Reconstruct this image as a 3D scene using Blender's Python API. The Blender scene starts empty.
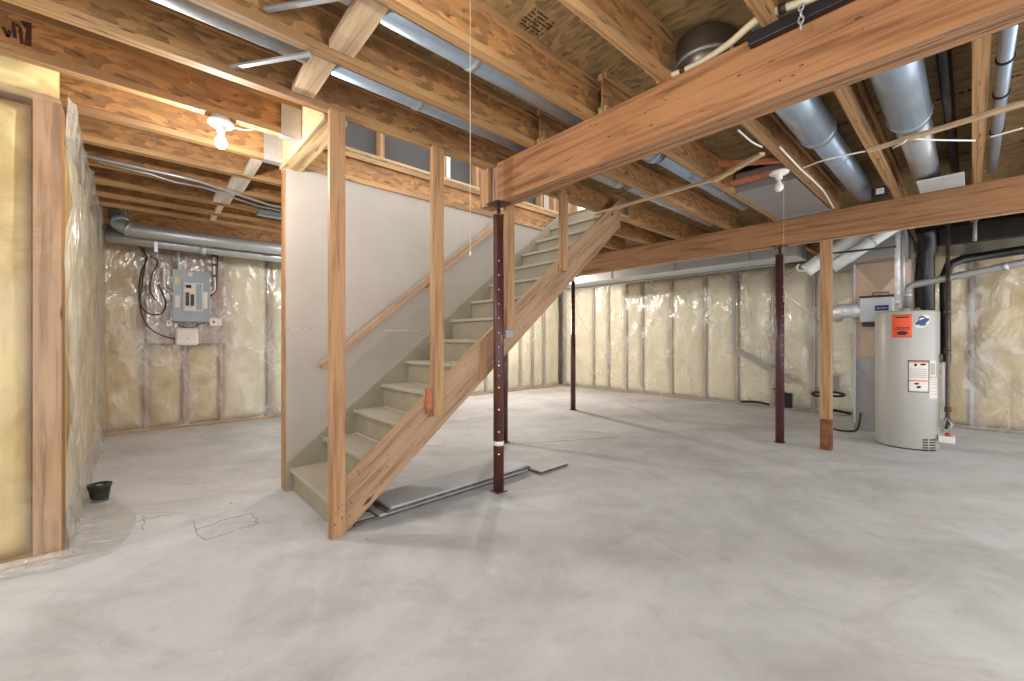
import bpy, bmesh, math, random
from mathutils import Vector, Matrix, noise
random.seed(7)
C = bpy.context.scene.collection
PI = math.pi
CAMZ = 1.17
S47, C47 = math.sin(math.radians(47.8)), math.cos(math.radians(47.8))

# ------------------------------------------------------------------ helpers
def lin(c):
    return tuple(((v/255)/12.92 if v/255 <= .04045 else ((v/255+.055)/1.055)**2.4) for v in c) + (1.0,)

def P(px, py, X=None, Y=None, Z=None, d=None):
    """world point seen at photograph point (px, py) on the plane X=, Y=, Z= or at depth d"""
    r = (px-512)/417.0; u = (340.5-py)/417.0
    dx, dy = C47+S47*r, S47-C47*r
    if X is not None: d = X/dx
    elif Y is not None: d = Y/dy
    elif Z is not None: d = (Z-CAMZ)/u
    return Vector((dx*d, dy*d, CAMZ+u*d))

class MB:
    def __init__(s): s.bm = bmesh.new()
    def box(s, x0, x1, y0, y1, z0, z1):
        v = [s.bm.verts.new((x, y, z)) for x in (x0, x1) for y in (y0, y1) for z in (z0, z1)]
        for f in ((0,1,3,2),(4,6,7,5),(0,4,5,1),(2,3,7,6),(0,2,6,4),(1,5,7,3)):
            s.bm.faces.new([v[i] for i in f])
        return s
    def bar(s, a, b, w, h, up=(0,0,1)):
        """rectangular bar from a to b, w across, h along up"""
        a, b = Vector(a), Vector(b); d = (b-a).normalized(); up = Vector(up)
        sd = d.cross(up).normalized(); u = sd.cross(d).normalized()
        v = []
        for p in (a, b):
            for i, j in ((-1,-1),(1,-1),(1,1),(-1,1)):
                v.append(s.bm.verts.new(p + sd*(i*w/2) + u*(j*h/2)))
        for f in ((0,1,2,3),(4,7,6,5),(0,4,5,1),(1,5,6,2),(2,6,7,3),(3,7,4,0)):
            s.bm.faces.new([v[i] for i in f])
        return s
    def prism(s, pts, vec):
        vec = Vector(vec)
        a = [s.bm.verts.new(p) for p in pts]; b = [s.bm.verts.new(Vector(p)+vec) for p in pts]
        n = len(pts)
        s.bm.faces.new(a[::-1]); s.bm.faces.new(b)
        for i in range(n): s.bm.faces.new((a[i], a[(i+1)%n], b[(i+1)%n], b[i]))
        return s
    def tube(s, pts, r, seg=12, cap=True):
        pts = [Vector(p) for p in pts]; n = len(pts)
        rs = r if isinstance(r, (list, tuple)) else [r]*n
        rings = []; ref = None
        for i, p in enumerate(pts):
            t = (pts[min(i+1,n-1)]-pts[max(i-1,0)])
            t = t.normalized() if t.length > 1e-9 else Vector((0,0,1))
            if ref is None:
                ref = Vector((0,0,1)) if abs(t.z) < .9 else Vector((1,0,0))
            sd = t.cross(ref).normalized(); ref = sd.cross(t).normalized()
            rings.append([s.bm.verts.new(p+(sd*math.cos(2*PI*k/seg)+ref*math.sin(2*PI*k/seg))*rs[i]) for k in range(seg)])
        for i in range(n-1):
            for k in range(seg):
                f = s.bm.faces.new((rings[i][k], rings[i][(k+1)%seg], rings[i+1][(k+1)%seg], rings[i+1][k])); f.smooth = True
        if cap:
            s.bm.faces.new(rings[0][::-1]); s.bm.faces.new(rings[-1])
        return s
    def lathe(s, o, prof, seg=24, axis=(0,0,1)):
        """profile of (radius, height) along axis"""
        o = Vector(o); ax = Vector(axis).normalized()
        ref = Vector((1,0,0)) if abs(ax.x) < .9 else Vector((0,1,0))
        sd = ax.cross(ref).normalized(); u = ax.cross(sd).normalized()
        rings = []
        for r, h in prof:
            r = max(r, 1e-4)
            rings.append([s.bm.verts.new(o+ax*h+(sd*math.cos(2*PI*k/seg)+u*math.sin(2*PI*k/seg))*r) for k in range(seg)])
        for i in range(len(rings)-1):
            for k in range(seg):
                f = s.bm.faces.new((rings[i][k], rings[i][(k+1)%seg], rings[i+1][(k+1)%seg], rings[i+1][k])); f.smooth = True
        s.bm.faces.new(rings[0][::-1]); s.bm.faces.new(rings[-1])
        return s
    def grid(s, fn, nu, nv, thick=None):
        V = [[s.bm.verts.new(fn(i/nu, j/nv)) for j in range(nv+1)] for i in range(nu+1)]
        for i in range(nu):
            for j in range(nv):
                f = s.bm.faces.new((V[i][j], V[i+1][j], V[i+1][j+1], V[i][j+1])); f.smooth = True
        if thick is not None:
            t = Vector(thick)
            W = [[s.bm.verts.new(V[i][j].co+t) for j in range(nv+1)] for i in range(nu+1)]
            for i in range(nu):
                for j in range(nv):
                    f = s.bm.faces.new((W[i][j], W[i][j+1], W[i+1][j+1], W[i+1][j])); f.smooth = True
            rim = [(i,0) for i in range(nu)]+[(nu,j) for j in range(nv)]+[(i,nv) for i in range(nu,0,-1)]+[(0,j) for j in range(nv,0,-1)]
            for k in range(len(rim)):
                a, b = rim[k], rim[(k+1)%len(rim)]
                s.bm.faces.new((V[b[0]][b[1]], V[a[0]][a[1]], W[a[0]][a[1]], W[b[0]][b[1]]))
        return s
    def build(s, name, mat, parent=None, bevel=0, at=None, nrm=True):
        bm = s.bm
        if nrm: bmesh.ops.recalc_face_normals(bm, faces=bm.faces)
        if bevel:
            es = [e for e in bm.edges if len(e.link_faces) == 2 and e.calc_face_angle(0) > .6]
            bmesh.ops.bevel(bm, geom=es, offset=bevel, segments=2, affect='EDGES', profile=.5)
        if parent is not None: at = Vector(world_loc(parent))
        elif at is None:
            zs = min(v.co.z for v in bm.verts); n = len(bm.verts)
            at = Vector((sum(v.co.x for v in bm.verts)/n, sum(v.co.y for v in bm.verts)/n, zs))
        at = Vector(at)
        bmesh.ops.translate(bm, verts=bm.verts, vec=-at)
        me = bpy.data.meshes.new(name); bm.to_mesh(me); bm.free()
        o = bpy.data.objects.new(name, me); C.objects.link(o)
        me.materials.append(mat)
        if parent is not None: o.parent = parent
        else: o.location = at
        return o

def world_loc(o):
    v = Vector((0,0,0))
    while o is not None: v += Vector(o.location); o = o.parent
    return v

def tag(o, label=None, cat=None, group=None, kind=None):
    if label: o['label'] = label
    if cat: o['category'] = cat
    if group: o['group'] = group
    if kind: o['kind'] = kind
    return o
def thing(name, loc, label, cat, group=None, kind=None):
    o = bpy.data.objects.new(name, None); C.objects.link(o); o.location = loc; o.empty_display_size = .05
    return tag(o, label, cat, group, kind)

# ------------------------------------------------------------------ materials
def mat(name):
    m = bpy.data.materials.new(name); m.use_nodes = True
    nt = m.node_tree; b = nt.nodes['Principled BSDF']
    return m, nt, b
def N(nt, t, **kw):
    n = nt.nodes.new(t)
    for k, v in kw.items(): setattr(n, k, v)
    return n
def ramp(nt, fac, stops):
    r = N(nt, 'ShaderNodeValToRGB'); e = r.color_ramp.elements
    while len(e) < len(stops): e.new(.5)
    for i, (p, c) in enumerate(stops): e[i].position = p; e[i].color = c if len(c) == 4 else lin(c)
    nt.links.new(fac, r.inputs[0]); return r.outputs[0]
def coords(nt, scale=(1,1,1), rot=(0,0,0), kind='Object'):
    tc = N(nt, 'ShaderNodeTexCoord'); mp = N(nt, 'ShaderNodeMapping')
    mp.inputs['Scale'].default_value = scale; src = tc.outputs[kind]
    if any(rot):
        m0 = N(nt, 'ShaderNodeMapping'); m0.inputs['Rotation'].default_value = rot
        nt.links.new(src, m0.inputs[0]); src = m0.outputs[0]
    nt.links.new(src, mp.inputs[0]); return mp.outputs[0]
def tex(nt, v, scale, detail=4, rough=.55, dist=0):
    n = N(nt, 'ShaderNodeTexNoise'); n.inputs['Scale'].default_value = scale; n.inputs['Detail'].default_value = detail
    n.inputs['Roughness'].default_value = rough; n.inputs['Distortion'].default_value = dist
    nt.links.new(v, n.inputs['Vector']); return n.outputs[0]
def mix(nt, a, b, f, mode='MIX'):
    m = N(nt, 'ShaderNodeMix', data_type='RGBA', blend_type=mode)
    for k, v in ((6, a), (7, b)):
        if isinstance(v, tuple): m.inputs[k].default_value = v
        else: nt.links.new(v, m.inputs[k])
    if isinstance(f, (int, float)): m.inputs[0].default_value = f
    else: nt.links.new(f, m.inputs[0])
    return m.outputs[2]
def bump(nt, b, h, s=.3, d=.01):
    n = N(nt, 'ShaderNodeBump'); n.inputs['Strength'].default_value = s; n.inputs['Distance'].default_value = d
    nt.links.new(h, n.inputs['Height']); nt.links.new(n.outputs[0], b.inputs['Normal'])
def plain(name, c, rough=.5, metal=0, var=.08, vs=6):
    m, nt, b = mat(name); b.inputs['Roughness'].default_value = rough; b.inputs['Metallic'].default_value = metal
    n = tex(nt, coords(nt), vs, 3)
    lo = tuple(v*(1-var) for v in c); hi = tuple(min(255, v*(1+var)) for v in c)
    nt.links.new(ramp(nt, n, [(.3, lo), (.7, hi)]), b.inputs['Base Color'])
    return m
def wood(name, c, dark, axis='X', knots=True, rough=.6, rot=(0,0,0), grey=0):
    m, nt, b = mat(name); b.inputs['Roughness'].default_value = rough
    st = {'X': (.5, 9, 9), 'Y': (9, .5, 9), 'Z': (9, 9, .5)}[axis]
    v = coords(nt, st, rot)
    n1 = tex(nt, v, 3.2, 5, .6, .6)
    deep = tuple(x*.72 for x in dark)
    col = ramp(nt, n1, [(.22, deep), (.36, dark), (.52, c), (.8, tuple(min(255, x*1.08) for x in c))])
    sc_ = tex(nt, coords(nt, (3,3,3), rot), 1.4, 6, .7, 1.2)
    col = mix(nt, col, lin(deep), ramp(nt, sc_, [(.58, (0,0,0)), (.70, (120,120,120)), (.9, (200,200,200))]))
    v2 = coords(nt, (1,1,1), rot)
    big = tex(nt, v2, 1.7, 3)
    col = mix(nt, col, tuple(list(lin(tuple(x*.8 for x in c)))), ramp(nt, big, [(.42, (0,0,0)), (.75, (150,150,150))]))
    if knots:
        st2 = {'X': (3, 10, 10), 'Y': (10, 3, 10), 'Z': (10, 10, 3)}[axis]
        vo = N(nt, 'ShaderNodeTexVoronoi'); vo.inputs['Scale'].default_value = .6
        nt.links.new(coords(nt, st2, rot), vo.inputs['Vector'])
        kf = ramp(nt, vo.outputs['Distance'], [(.04, (255,255,255)), (.09, (0,0,0))])
        col = mix(nt, col, lin(tuple(x*.42 for x in dark)), kf)
    nt.links.new(col, b.inputs['Base Color'])
    bump(nt, b, n1, .15, .004)
    return m
def osb(name, c, axis='X', dark=.5):
    m, nt, b = mat(name); b.inputs['Roughness'].default_value = .7
    st = {'X': (9, 26, 26), 'Y': (26, 9, 26)}[axis]
    base = coords(nt, st)
    w = N(nt, 'ShaderNodeVectorMath', operation='ADD')
    nz = N(nt, 'ShaderNodeTexNoise'); nz.inputs['Scale'].default_value = 3; nt.links.new(coords(nt), nz.inputs['Vector'])
    sc = N(nt, 'ShaderNodeVectorMath', operation='SCALE'); sc.inputs['Scale'].default_value = 2.2
    nt.links.new(nz.outputs['Color'], sc.inputs[0]); nt.links.new(base, w.inputs[0]); nt.links.new(sc.outputs[0], w.inputs[1])
    vo = N(nt, 'ShaderNodeTexVoronoi'); vo.inputs['Scale'].default_value = 1.6; vo.inputs['Randomness'].default_value = 1
    nt.links.new(w.outputs[0], vo.inputs['Vector'])
    sp = N(nt, 'ShaderNodeSeparateColor'); nt.links.new(vo.outputs['Color'], sp.inputs[0])
    lo = tuple(x*.80 for x in c); hi = tuple(min(255, x*1.14) for x in c)
    col = ramp(nt, sp.outputs[0], [(0, lo), (.5, c), (1, hi)])
    fl = tex(nt, coords(nt, {'X': (5, 24, 24), 'Y': (24, 5, 24)}[axis]), 2.2, 4, .6, 1.0)
    col = mix(nt, col, lin(tuple(x*dark for x in c)), ramp(nt, fl, [(.60, (0,0,0)), (.69, (255,255,255))]))
    big = tex(nt, coords(nt), 1.3, 2)
    col = mix(nt, col, lin(tuple(x*.75 for x in c)), ramp(nt, big, [(.45, (0,0,0)), (.75, (140,140,140))]))
    nt.links.new(col, b.inputs['Base Color'])
    bump(nt, b, vo.outputs['Distance'], .12, .004)
    return m
def plies(name, c, dark, axis, across, n=40):
    """laminated veneer edge: fine dark lines along the axis, spread across"""
    m, nt, b = mat(name); b.inputs['Roughness'].default_value = .65
    i = 'XYZ'.index(across)
    st = [.6]*3; st[i] = n
    k = 'XYZ'.index(axis); st[k] = .8
    other = 3-i-k; st[other] = .2
    n1 = tex(nt, coords(nt, tuple(st)), 1.0, 2, .5, .25)
    col = ramp(nt, n1, [(.3, dark), (.5, c), (.75, tuple(min(255, x*1.1) for x in c))])
    fl = tex(nt, coords(nt, tuple(3 if q == k else 30 for q in range(3))), 1.5, 4)
    col = mix(nt, col, lin(tuple(x*.7 for x in dark)), ramp(nt, fl, [(.6, (0,0,0)), (.7, (255,255,255))]))
    nt.links.new(col, b.inputs['Base Color']); return m
def steel(name, c=(176,184,192), rough=.38, metal=.85):
    m, nt, b = mat(name); b.inputs['Metallic'].default_value = metal
    v = coords(nt)
    vo = N(nt, 'ShaderNodeTexVoronoi'); vo.inputs['Scale'].default_value = 40; nt.links.new(v, vo.inputs['Vector'])
    sp = N(nt, 'ShaderNodeSeparateColor'); nt.links.new(vo.outputs['Color'], sp.inputs[0])
    col = ramp(nt, sp.outputs[0], [(0, tuple(x*.965 for x in c)), (1, c)])
    nt.links.new(col, b.inputs['Base Color'])
    n = tex(nt, v, 5, 4)
    mr = N(nt, 'ShaderNodeMapRange'); mr.inputs[3].default_value = rough-.1; mr.inputs[4].default_value = rough+.15
    nt.links.new(n, mr.inputs[0]); nt.links.new(mr.outputs[0], b.inputs['Roughness'])
    bump(nt, b, tex(nt, v, 3, 2), .25, .01)
    return m
def emit(name, c, s):
    m, nt, b = mat(name)
    b.inputs['Base Color'].default_value = (1,1,1,1)
    b.inputs['Emission Color'].default_value = lin(c); b.inputs['Emission Strength'].default_value = s
    return m

M = {}
M['spf_x'] = wood('pale_lumber_lengthwise', (200,168,122), (168,132,88), 'X')
M['spf_y'] = wood('pale_lumber_crosswise', (212,184,150), (184,150,114), 'Y')
M['spf_z'] = wood('orange_lumber_upright', (180,138,96), (142,102,66), 'Z')
M['spf_grey'] = wood('pale_grey_lumber_upright', (170,154,132), (146,126,104), 'Z')
M['stringer'] = wood('stringer_lumber', (174,140,108), (142,108,78), 'X', rot=(0, math.radians(38.6), 0))
M['lvl'] = wood('laminated_beam_face', (174,122,78), (132,86,52), 'Y', knots=False)
M['lvl2'] = wood('laminated_far_beam_face', (166,120,80), (128,88,56), 'Y', knots=False)
M['lvl_edge'] = plies('laminated_beam_edge', (176,132,96), (96,62,40), 'Y', 'X', 70)
M['flange_x'] = plies('joist_flange', (178,138,92), (108,76,48), 'X', 'Y', 60)
M['osb_web'] = osb('joist_web_board', (166,120,74), 'X', .5)
M['osb_deck'] = osb('subfloor_board', (146,120,80), 'Y', .45)
M['header'] = plies('header_plies', (212,180,134), (120,84,56), 'Y', 'X', 30)
M['galv'] = steel('galvanized_steel', (196,200,204), .36, .62)
M['galv_b'] = steel('bluish_galvanized_steel', (176,194,212), .33, .62)
M['galv_d'] = steel('dull_sheet_steel', (162,160,158), .5, .45)
M['boot'] = steel('dark_aged_steel', (112,100,88), .35, .6)
M['tan_steel'] = steel('tan_sheet_steel', (198,172,150), .45, .3)
M['white_pipe'] = plain('white_painted_pipe', (222,226,226), .35, 0, .04)
M['white'] = plain('white_plastic', (236,234,228), .4, 0, .03)
M['ivory'] = plain('ivory_cable', (214,200,168), .5, 0, .05)
M['black'] = plain('black_rubber', (26,24,24), .45, 0, .2)
M['blackfoil'] = plain('black_wrapped_duct', (30,28,28), .3, 0, .3, 9)
M['grey'] = plain('grey_enamel', (150,160,168), .4, .2, .04)
M['lightgrey'] = plain('light_grey_enamel', (198,204,208), .4, .1, .03)
M['brown'] = plain('brown_plastic', (60,40,30), .5, 0, .1)
M['iron'] = plain('black_iron_pipe', (88,80,72), .4, .5, .2, 20)
M['paint_tread'] = plain('taupe_painted_tread', (166,157,138), .55, 0, .05, 4)
M['paint_riser'] = plain('taupe_painted_riser', (152,142,120), .55, 0, .05, 4)
M['paint_skirt'] = plain('taupe_painted_skirt', (148,139,120), .55, 0, .06, 4)
M['drywall'] = plain('grey_drywall_paper', (172,162,150), .85, 0, .03, 1.5)
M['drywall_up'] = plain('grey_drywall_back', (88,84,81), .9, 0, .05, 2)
M['gyp_grey'] = plain('dusty_grey_board', (168,172,174), .5, 0, .06, 3)
M['gyp_pale'] = plain('pale_grey_board', (196,196,192), .6, 0, .05, 3)
M['gyp_dark'] = plain('stained_dark_board', (92,84,76), .7, 0, .3, 12)
M['heater'] = plain('heater_enamel', (186,184,178), .35, 0, .02, 1)
M['orange'] = plain('orange_sticker', (242,92,52), .5, 0, .03)
M['label'] = plain('paper_label', (232,226,216), .6, 0, .03)
M['labelgrey'] = plain('faint_grey_print', (176,172,166), .6, 0, .05)
M['ink'] = plain('dark_print', (44,38,40), .6, 0, .1)
M['blue'] = plain('blue_print', (34,62,128), .5, 0, .05)
M['navy'] = plain('navy_label', (36,40,104), .5, 0, .05)
M['red'] = plain('red_valve', (196,40,34), .4, 0, .05)
M['green'] = plain('green_print', (62,120,84), .5, 0, .05)
M['backboard'] = wood('brown_plywood', (168,136,118), (130,98,84), 'Z', knots=False)
M['stain'] = plain('dark_brown_stamp', (62,28,16), .7, 0, .3, 30)
M['concrete_wall'] = plain('grey_foundation_concrete', (150,146,140), .9, 0, .1, 3)
M['pot'] = plain('black_plastic_pot', (40,42,38), .5, 0, .2, 15)
M['redwood'] = wood('reddish_scrap_lumber', (176,104,66), (140,76,46), 'X', knots=False)
M['bulb'] = emit('lit_bulb', (255,240,214), 10)
M['bulb_off'] = plain('frosted_white_bulb', (238,238,236), .25, 0, .01)
M['window'] = emit('daylit_window', (235,240,245), 1.6)

def rust_mat(name, paint, rust, bare):
    m, nt, b = mat(name); b.inputs['Roughness'].default_value = .38
    v = coords(nt, (7,7,1.6)); n = tex(nt, v, 2.2, 6, .65)
    col = ramp(nt, n, [(.38, rust), (.52, paint)])
    n2 = tex(nt, coords(nt, (12,12,2.4), (0,0,1)), 2, 5, .6)
    col = mix(nt, col, lin(bare), ramp(nt, n2, [(.66, (0,0,0)), (.72, (255,255,255))]))
    nt.links.new(col, b.inputs['Base Color']); return m
M['post_paint'] = rust_mat('oxblood_post_paint', (78,42,40), (104,54,36), (150,116,106))
M['post_dark'] = rust_mat('dark_plum_post_paint', (74,42,46), (92,52,48), (120,96,94))

def concrete_floor():
    m, nt, b = mat('trowelled_concrete'); v = coords(nt)
    a = tex(nt, v, .7, 10, .68, .5)
    col = ramp(nt, a, [(.3, (172,173,174)), (.5, (199,201,203)), (.7, (218,220,222))])
    st = tex(nt, coords(nt, (1,2.2,1), (0,0,.75)), 1.0, 9, .66, 1.0)
    col = mix(nt, col, lin((156,150,145)), ramp(nt, st, [(.5, (0,0,0)), (.7, (180,180,180))]))
    sp = tex(nt, v, 7, 10, .75)
    col = mix(nt, col, lin((150,142,135)), ramp(nt, sp, [(.54, (0,0,0)), (.72, (150,150,150))]))
    wh = tex(nt, coords(nt, (1,1,1), (0,0,2)), 2.2, 10, .72, .5)
    col = mix(nt, col, lin((230,229,227)), ramp(nt, wh, [(.53, (0,0,0)), (.72, (170,170,170))]))
    dots = N(nt, 'ShaderNodeTexVoronoi'); dots.inputs['Scale'].default_value = 2.6; nt.links.new(v, dots.inputs['Vector'])
    col = mix(nt, col, lin((92,80,72)), ramp(nt, dots.outputs['Distance'], [(.018, (255,255,255)), (.03, (0,0,0))]))
    nt.links.new(col, b.inputs['Base Color'])
    mr = N(nt, 'ShaderNodeMapRange'); mr.inputs[3].default_value = .42; mr.inputs[4].default_value = .75
    nt.links.new(st, mr.inputs[0]); nt.links.new(mr.outputs[0], b.inputs['Roughness'])
    b.inputs['Specular IOR Level'].default_value = .35
    bump(nt, b, sp, .12, .004)
    return m
M['floor'] = concrete_floor()
def insul(name, c, c2):
    m, nt, b = mat(name); b.inputs['Roughness'].default_value = .95
    n = tex(nt, coords(nt, (1.2,1.2,.8)), 3.2, 6, .62, .5)
    col = ramp(nt, n, [(.3, c2), (.6, c)])
    nt.links.new(col, b.inputs['Base Color']); bump(nt, b, tex(nt, coords(nt), 18, 5), .4, .01); return m
M['batt'] = insul('yellow_glass_wool', (228,206,148), (190,158,96))
M['batt_pale'] = insul('pale_yellow_glass_wool', (240,234,208), (222,212,176))
def film_mat(name, alpha, tint, bs=.6, rough=.16, scale=5, gloss=.06, vstretch=(1,1,.5), crease=.12):
    m, nt, b = mat(name)
    b.inputs['Base Color'].default_value = lin(tint); b.inputs['Roughness'].default_value = rough
    b.inputs['Specular IOR Level'].default_value = .9
    v = coords(nt, vstretch)
    n = tex(nt, v, scale, 4, .55, 1.4)
    bump(nt, b, n, bs, .03)
    tr = N(nt, 'ShaderNodeBsdfTransparent'); mx = N(nt, 'ShaderNodeMixShader')
    cr = tex(nt, coords(nt, (vstretch[0]*1.0, vstretch[1]*1.0, vstretch[2]*1.1), (.35,.35,0)), scale*.4, 4, .5, .5)
    cf = ramp(nt, cr, [(.455, (alpha,)*3+(1,)), (.492, (min(1, alpha+crease),)*3+(1,)), (.50, (min(1, alpha+crease),)*3+(1,)), (.54, (alpha,)*3+(1,))])
    nt.links.new(cf, mx.inputs[0])
    gl = N(nt, 'ShaderNodeBsdfGlossy'); gl.inputs['Roughness'].default_value = rough
    bn = [x for x in nt.nodes if x.type == 'BUMP'][0]; nt.links.new(bn.outputs[0], gl.inputs['Normal'])
    lw = N(nt, 'ShaderNodeLayerWeight'); lw.inputs[0].default_value = .12; nt.links.new(bn.outputs[0], lw.inputs['Normal'])
    mr = N(nt, 'ShaderNodeMapRange'); mr.inputs[3].default_value = gloss; mr.inputs[4].default_value = .35
    nt.links.new(lw.outputs['Fresnel'], mr.inputs[0])
    out = nt.nodes['Material Output']
    nt.links.new(tr.outputs[0], mx.inputs[1]); nt.links.new(b.outputs[0], mx.inputs[2])
    m2 = N(nt, 'ShaderNodeMixShader'); nt.links.new(mr.outputs[0], m2.inputs[0])
    nt.links.new(mx.outputs[0], m2.inputs[1]); nt.links.new(gl.outputs[0], m2.inputs[2])
    nt.links.new(m2.outputs[0], out.inputs[0]); return m
M['film'] = film_mat('clear_vapour_barrier', .22, (242,242,238), 1.0, .13, 4, .07)
M['film_clear'] = film_mat('thin_clear_film', .06, (238,232,214), .8, .2, 4, .025, (1,1,.5), .10)
M['film_milky'] = film_mat('milky_vapour_barrier', .36, (232,230,218), .9, .2, 6, .05, (1,1,.22))

# ------------------------------------------------------------------ camera
cam = bpy.data.cameras.new('camera'); co = bpy.data.objects.new('camera', cam); C.objects.link(co)
co.location = (0, 0, CAMZ); co.rotation_euler = (PI/2, 0, math.radians(47.8-90))
cam.lens = 417/1024*36; cam.sensor_width = 36; cam.clip_start = .02
bpy.context.scene.camera = co

JB, DK = 2.535, 2.775          # underside of joists, underside of subfloor
BZ0, BZ1 = 2.235, 2.535        # beam
RW, BW = 8.2, 7.1              # insulation faces of the right and back walls

# ------------------------------------------------------------------ setting
def struct(o, kind='structure', label=None): o['kind'] = kind; return o
struct(MB().box(-3.2, 8.6, -2.6, 7.6, -.12, 0).build('floor', M['floor'], at=(0,0,0)))
# subfloor with the stair opening left out
OX0, OX1, OY0, OY1 = .985, 4.13, 2.66, 3.56
c = MB()
c.box(-3.2, 8.6, -2.6, OY0, DK, DK+.02); c.box(-3.2, OX0, OY0, OY1, DK, DK+.02)
c.box(OX1, 8.6, OY0, OY1, DK, DK+.02); c.box(-3.2, 8.6, OY1, 7.6, DK, DK+.02)
struct(c.build('ceiling', M['osb_deck'], at=(0,0,DK)))
struct(MB().box(-3.2, 8.6, 7.3, 7.5, 0, DK).build('wall_back', M['concrete_wall'], at=(0,7.3,0)))
struct(MB().box(8.4, 8.6, -2.6, 7.3, 0, DK).build('wall_right', M['concrete_wall'], at=(8.4,0,0)))
struct(MB().box(-3.2, -.46, 3.46, 7.3, 0, DK-.24).build('wall_left', M['concrete_wall'], at=(-2,5,0)))

# stair side wall: framed, sheeted with two rows of drywall
WSL, WSX = .2/.2475, .893
def wline(x, off): return .18+(x-WSX)*WSL+off
def wsheet(x0, x1, z0, z1, y0=3.575, y1=3.587, off=-.2):
    """rectangle x0..x1, z0..z1 cut away below the stair line"""
    pts = []
    xc = [x0, x1] + [WSX+(z-off-.18)/WSL for z in (z0, z1)]
    poly = [(x0, z0), (x1, z0), (x1, z1), (x0, z1)]
    out = []
    ins = lambda p: p[1] >= wline(p[0], off)-1e-6
    for i in range(4):
        p, q = poly[i], poly[(i+1)%4]
        if ins(p): out.append(p)
        if ins(p) != ins(q):
            fp, fq = p[1]-wline(p[0], off), q[1]-wline(q[0], off); t = fp/(fp-fq)
            out.append((p[0]+(q[0]-p[0])*t, p[1]+(q[1]-p[1])*t))
    return MB().prism([(x, y0, z) for x, z in out], (0, y1-y0, 0))
ws = struct(wsheet(.875, 3.9, .0, 1.262).build('wall_stair', M['drywall'], at=(.875,3.575,0)))
wsheet(.875, 3.9, 1.265, 2.535).build('drywall_sheet', M['drywall'], ws)
for x in (.865, 1.5, 2.1, 2.7, 3.3):
    wsheet(x, x+.04, .0, 2.497, 3.5875, 3.676).build('stud', M['spf_z'], ws)
MB().box(.865, 3.9, 3.5875, 3.676, 2.497, 2.535).build('top_plate', M['spf_x'], ws)
m = MB()
for zz in (1.6, 2.1):
    for x in (.9, 1.52, 2.12): m.lathe((x, 3.5752, zz), [(.006, 0), (.006, .0012)], 8, (0,-1,0))
m.build('screw_heads', M['labelgrey'], ws)['kind'] = 'stuff'

# upstairs, seen through the stair opening
wu = struct(MB().box(.2, 3.93, 3.72, 3.735, DK+.02, 3.9).build('wall_upstairs', M['drywall_up'], at=(2,3.72,DK+.02)))
MB().box(.2, 4.55, 3.60, 3.70, DK+.021, DK+.06).build('bottom_plate', M['spf_x'], wu)
for x in (1.2, 1.66, 2.32, 2.75, 3.3, 3.75, 4.0, 4.14, 4.28, 4.43):
    MB().box(x, x+.04, 3.61, 3.70, DK+.061, 3.6).build('stud', M['spf_z'], wu)
for x in (2.42, 3.38):
    MB().box(x, x+.05, 3.69, 3.715, DK+.061, 3.6).build('casing', M['white'], wu)
we = struct(MB().box(3.7, 6.4, 4.6, 4.65, DK+.02, 3.9).build('wall_landing', M['drywall'], at=(5,4.6,DK+.02)))
w1 = struct(MB().box(4.62, 5.0, 3.69, 3.71, DK+.09, 3.7).build('window_1', M['window'], at=(4.8,3.7,DK+.09)))
MB().box(4.565, 4.6195, 3.66, 3.72, DK+.021, 3.75).box(5.0005, 5.05, 3.66, 3.72, DK+.021, 3.75).box(4.62, 5.0, 3.66, 3.72, DK+.021, DK+.089).build('window_frame', M['white'], w1)

# ------------------------------------------------------------------ joists
def joist(y, x0, x1, label, group, w=.06):
    t = thing('floor_joist', ((x0+x1)/2, y+w/2, JB), label, 'joist', group)
    MB().box(x0, x1, y+w/2-.006, y+w/2+.006, JB+.0385, DK-.0385).build('web', M['osb_web'], t)
    MB().box(x0, x1, y, y+w, JB, JB+.038).build('bottom_flange', M['flange_x'], t)
    MB().box(x0, x1, y, y+w, DK-.038, DK-.0005).build('top_flange', M['flange_x'], t)
    return t
GL = 'joists over the near left of the basement'
joist(2.555, -3.0, 2.17, 'long wooden I-joist the stair posts nail up against', GL)
joist(2.055, -3.0, 2.17, 'I-joist beside the long silver duct, next before the one over the stair posts', GL)
joist(1.555, -3.0, 2.17, 'I-joist beside the bluish duct that runs to the beam end', GL)
joist(1.055, -3.0, 2.10, 'I-joist with ragged bottom edge ending beside the white cable on the beam', GL)
joist(.555, -3.0, 2.17, 'I-joist meeting the beam above the round metal duct boot', GL)
joist(3.06, -3.0, .84, 'bright I-joist carrying the lit bare bulb, hung off the header', GL)
joist(3.56, -3.0, .84, 'glowing I-joist just behind the lit bulb, hung off the header end', GL)
joist(3.56, .99, 5.6, 'I-joist edge with a ragged dark seam over the stair drywall', 'joists around the stair opening')
GB = 'joists over the electrical panel side'
names = ['first I-joist behind the lit bulb, with the nearest white bridging piece', 'second I-joist behind the lit bulb, at the wider white bridging board',
         'third I-joist behind the lit bulb, just past the thin grey conduit', 'fourth I-joist behind the lit bulb, where the bridging narrows',
         'fifth I-joist behind the lit bulb, with scalloped lower edge', 'last I-joist, above the pair of silver ducts by the panel wall']
for k, y in enumerate((4.06, 4.56, 5.06, 5.50, 5.86, 6.75)):
    joist(y, -.43, 5.6, names[k], GB)
GR = 'joists past the near beam'
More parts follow.
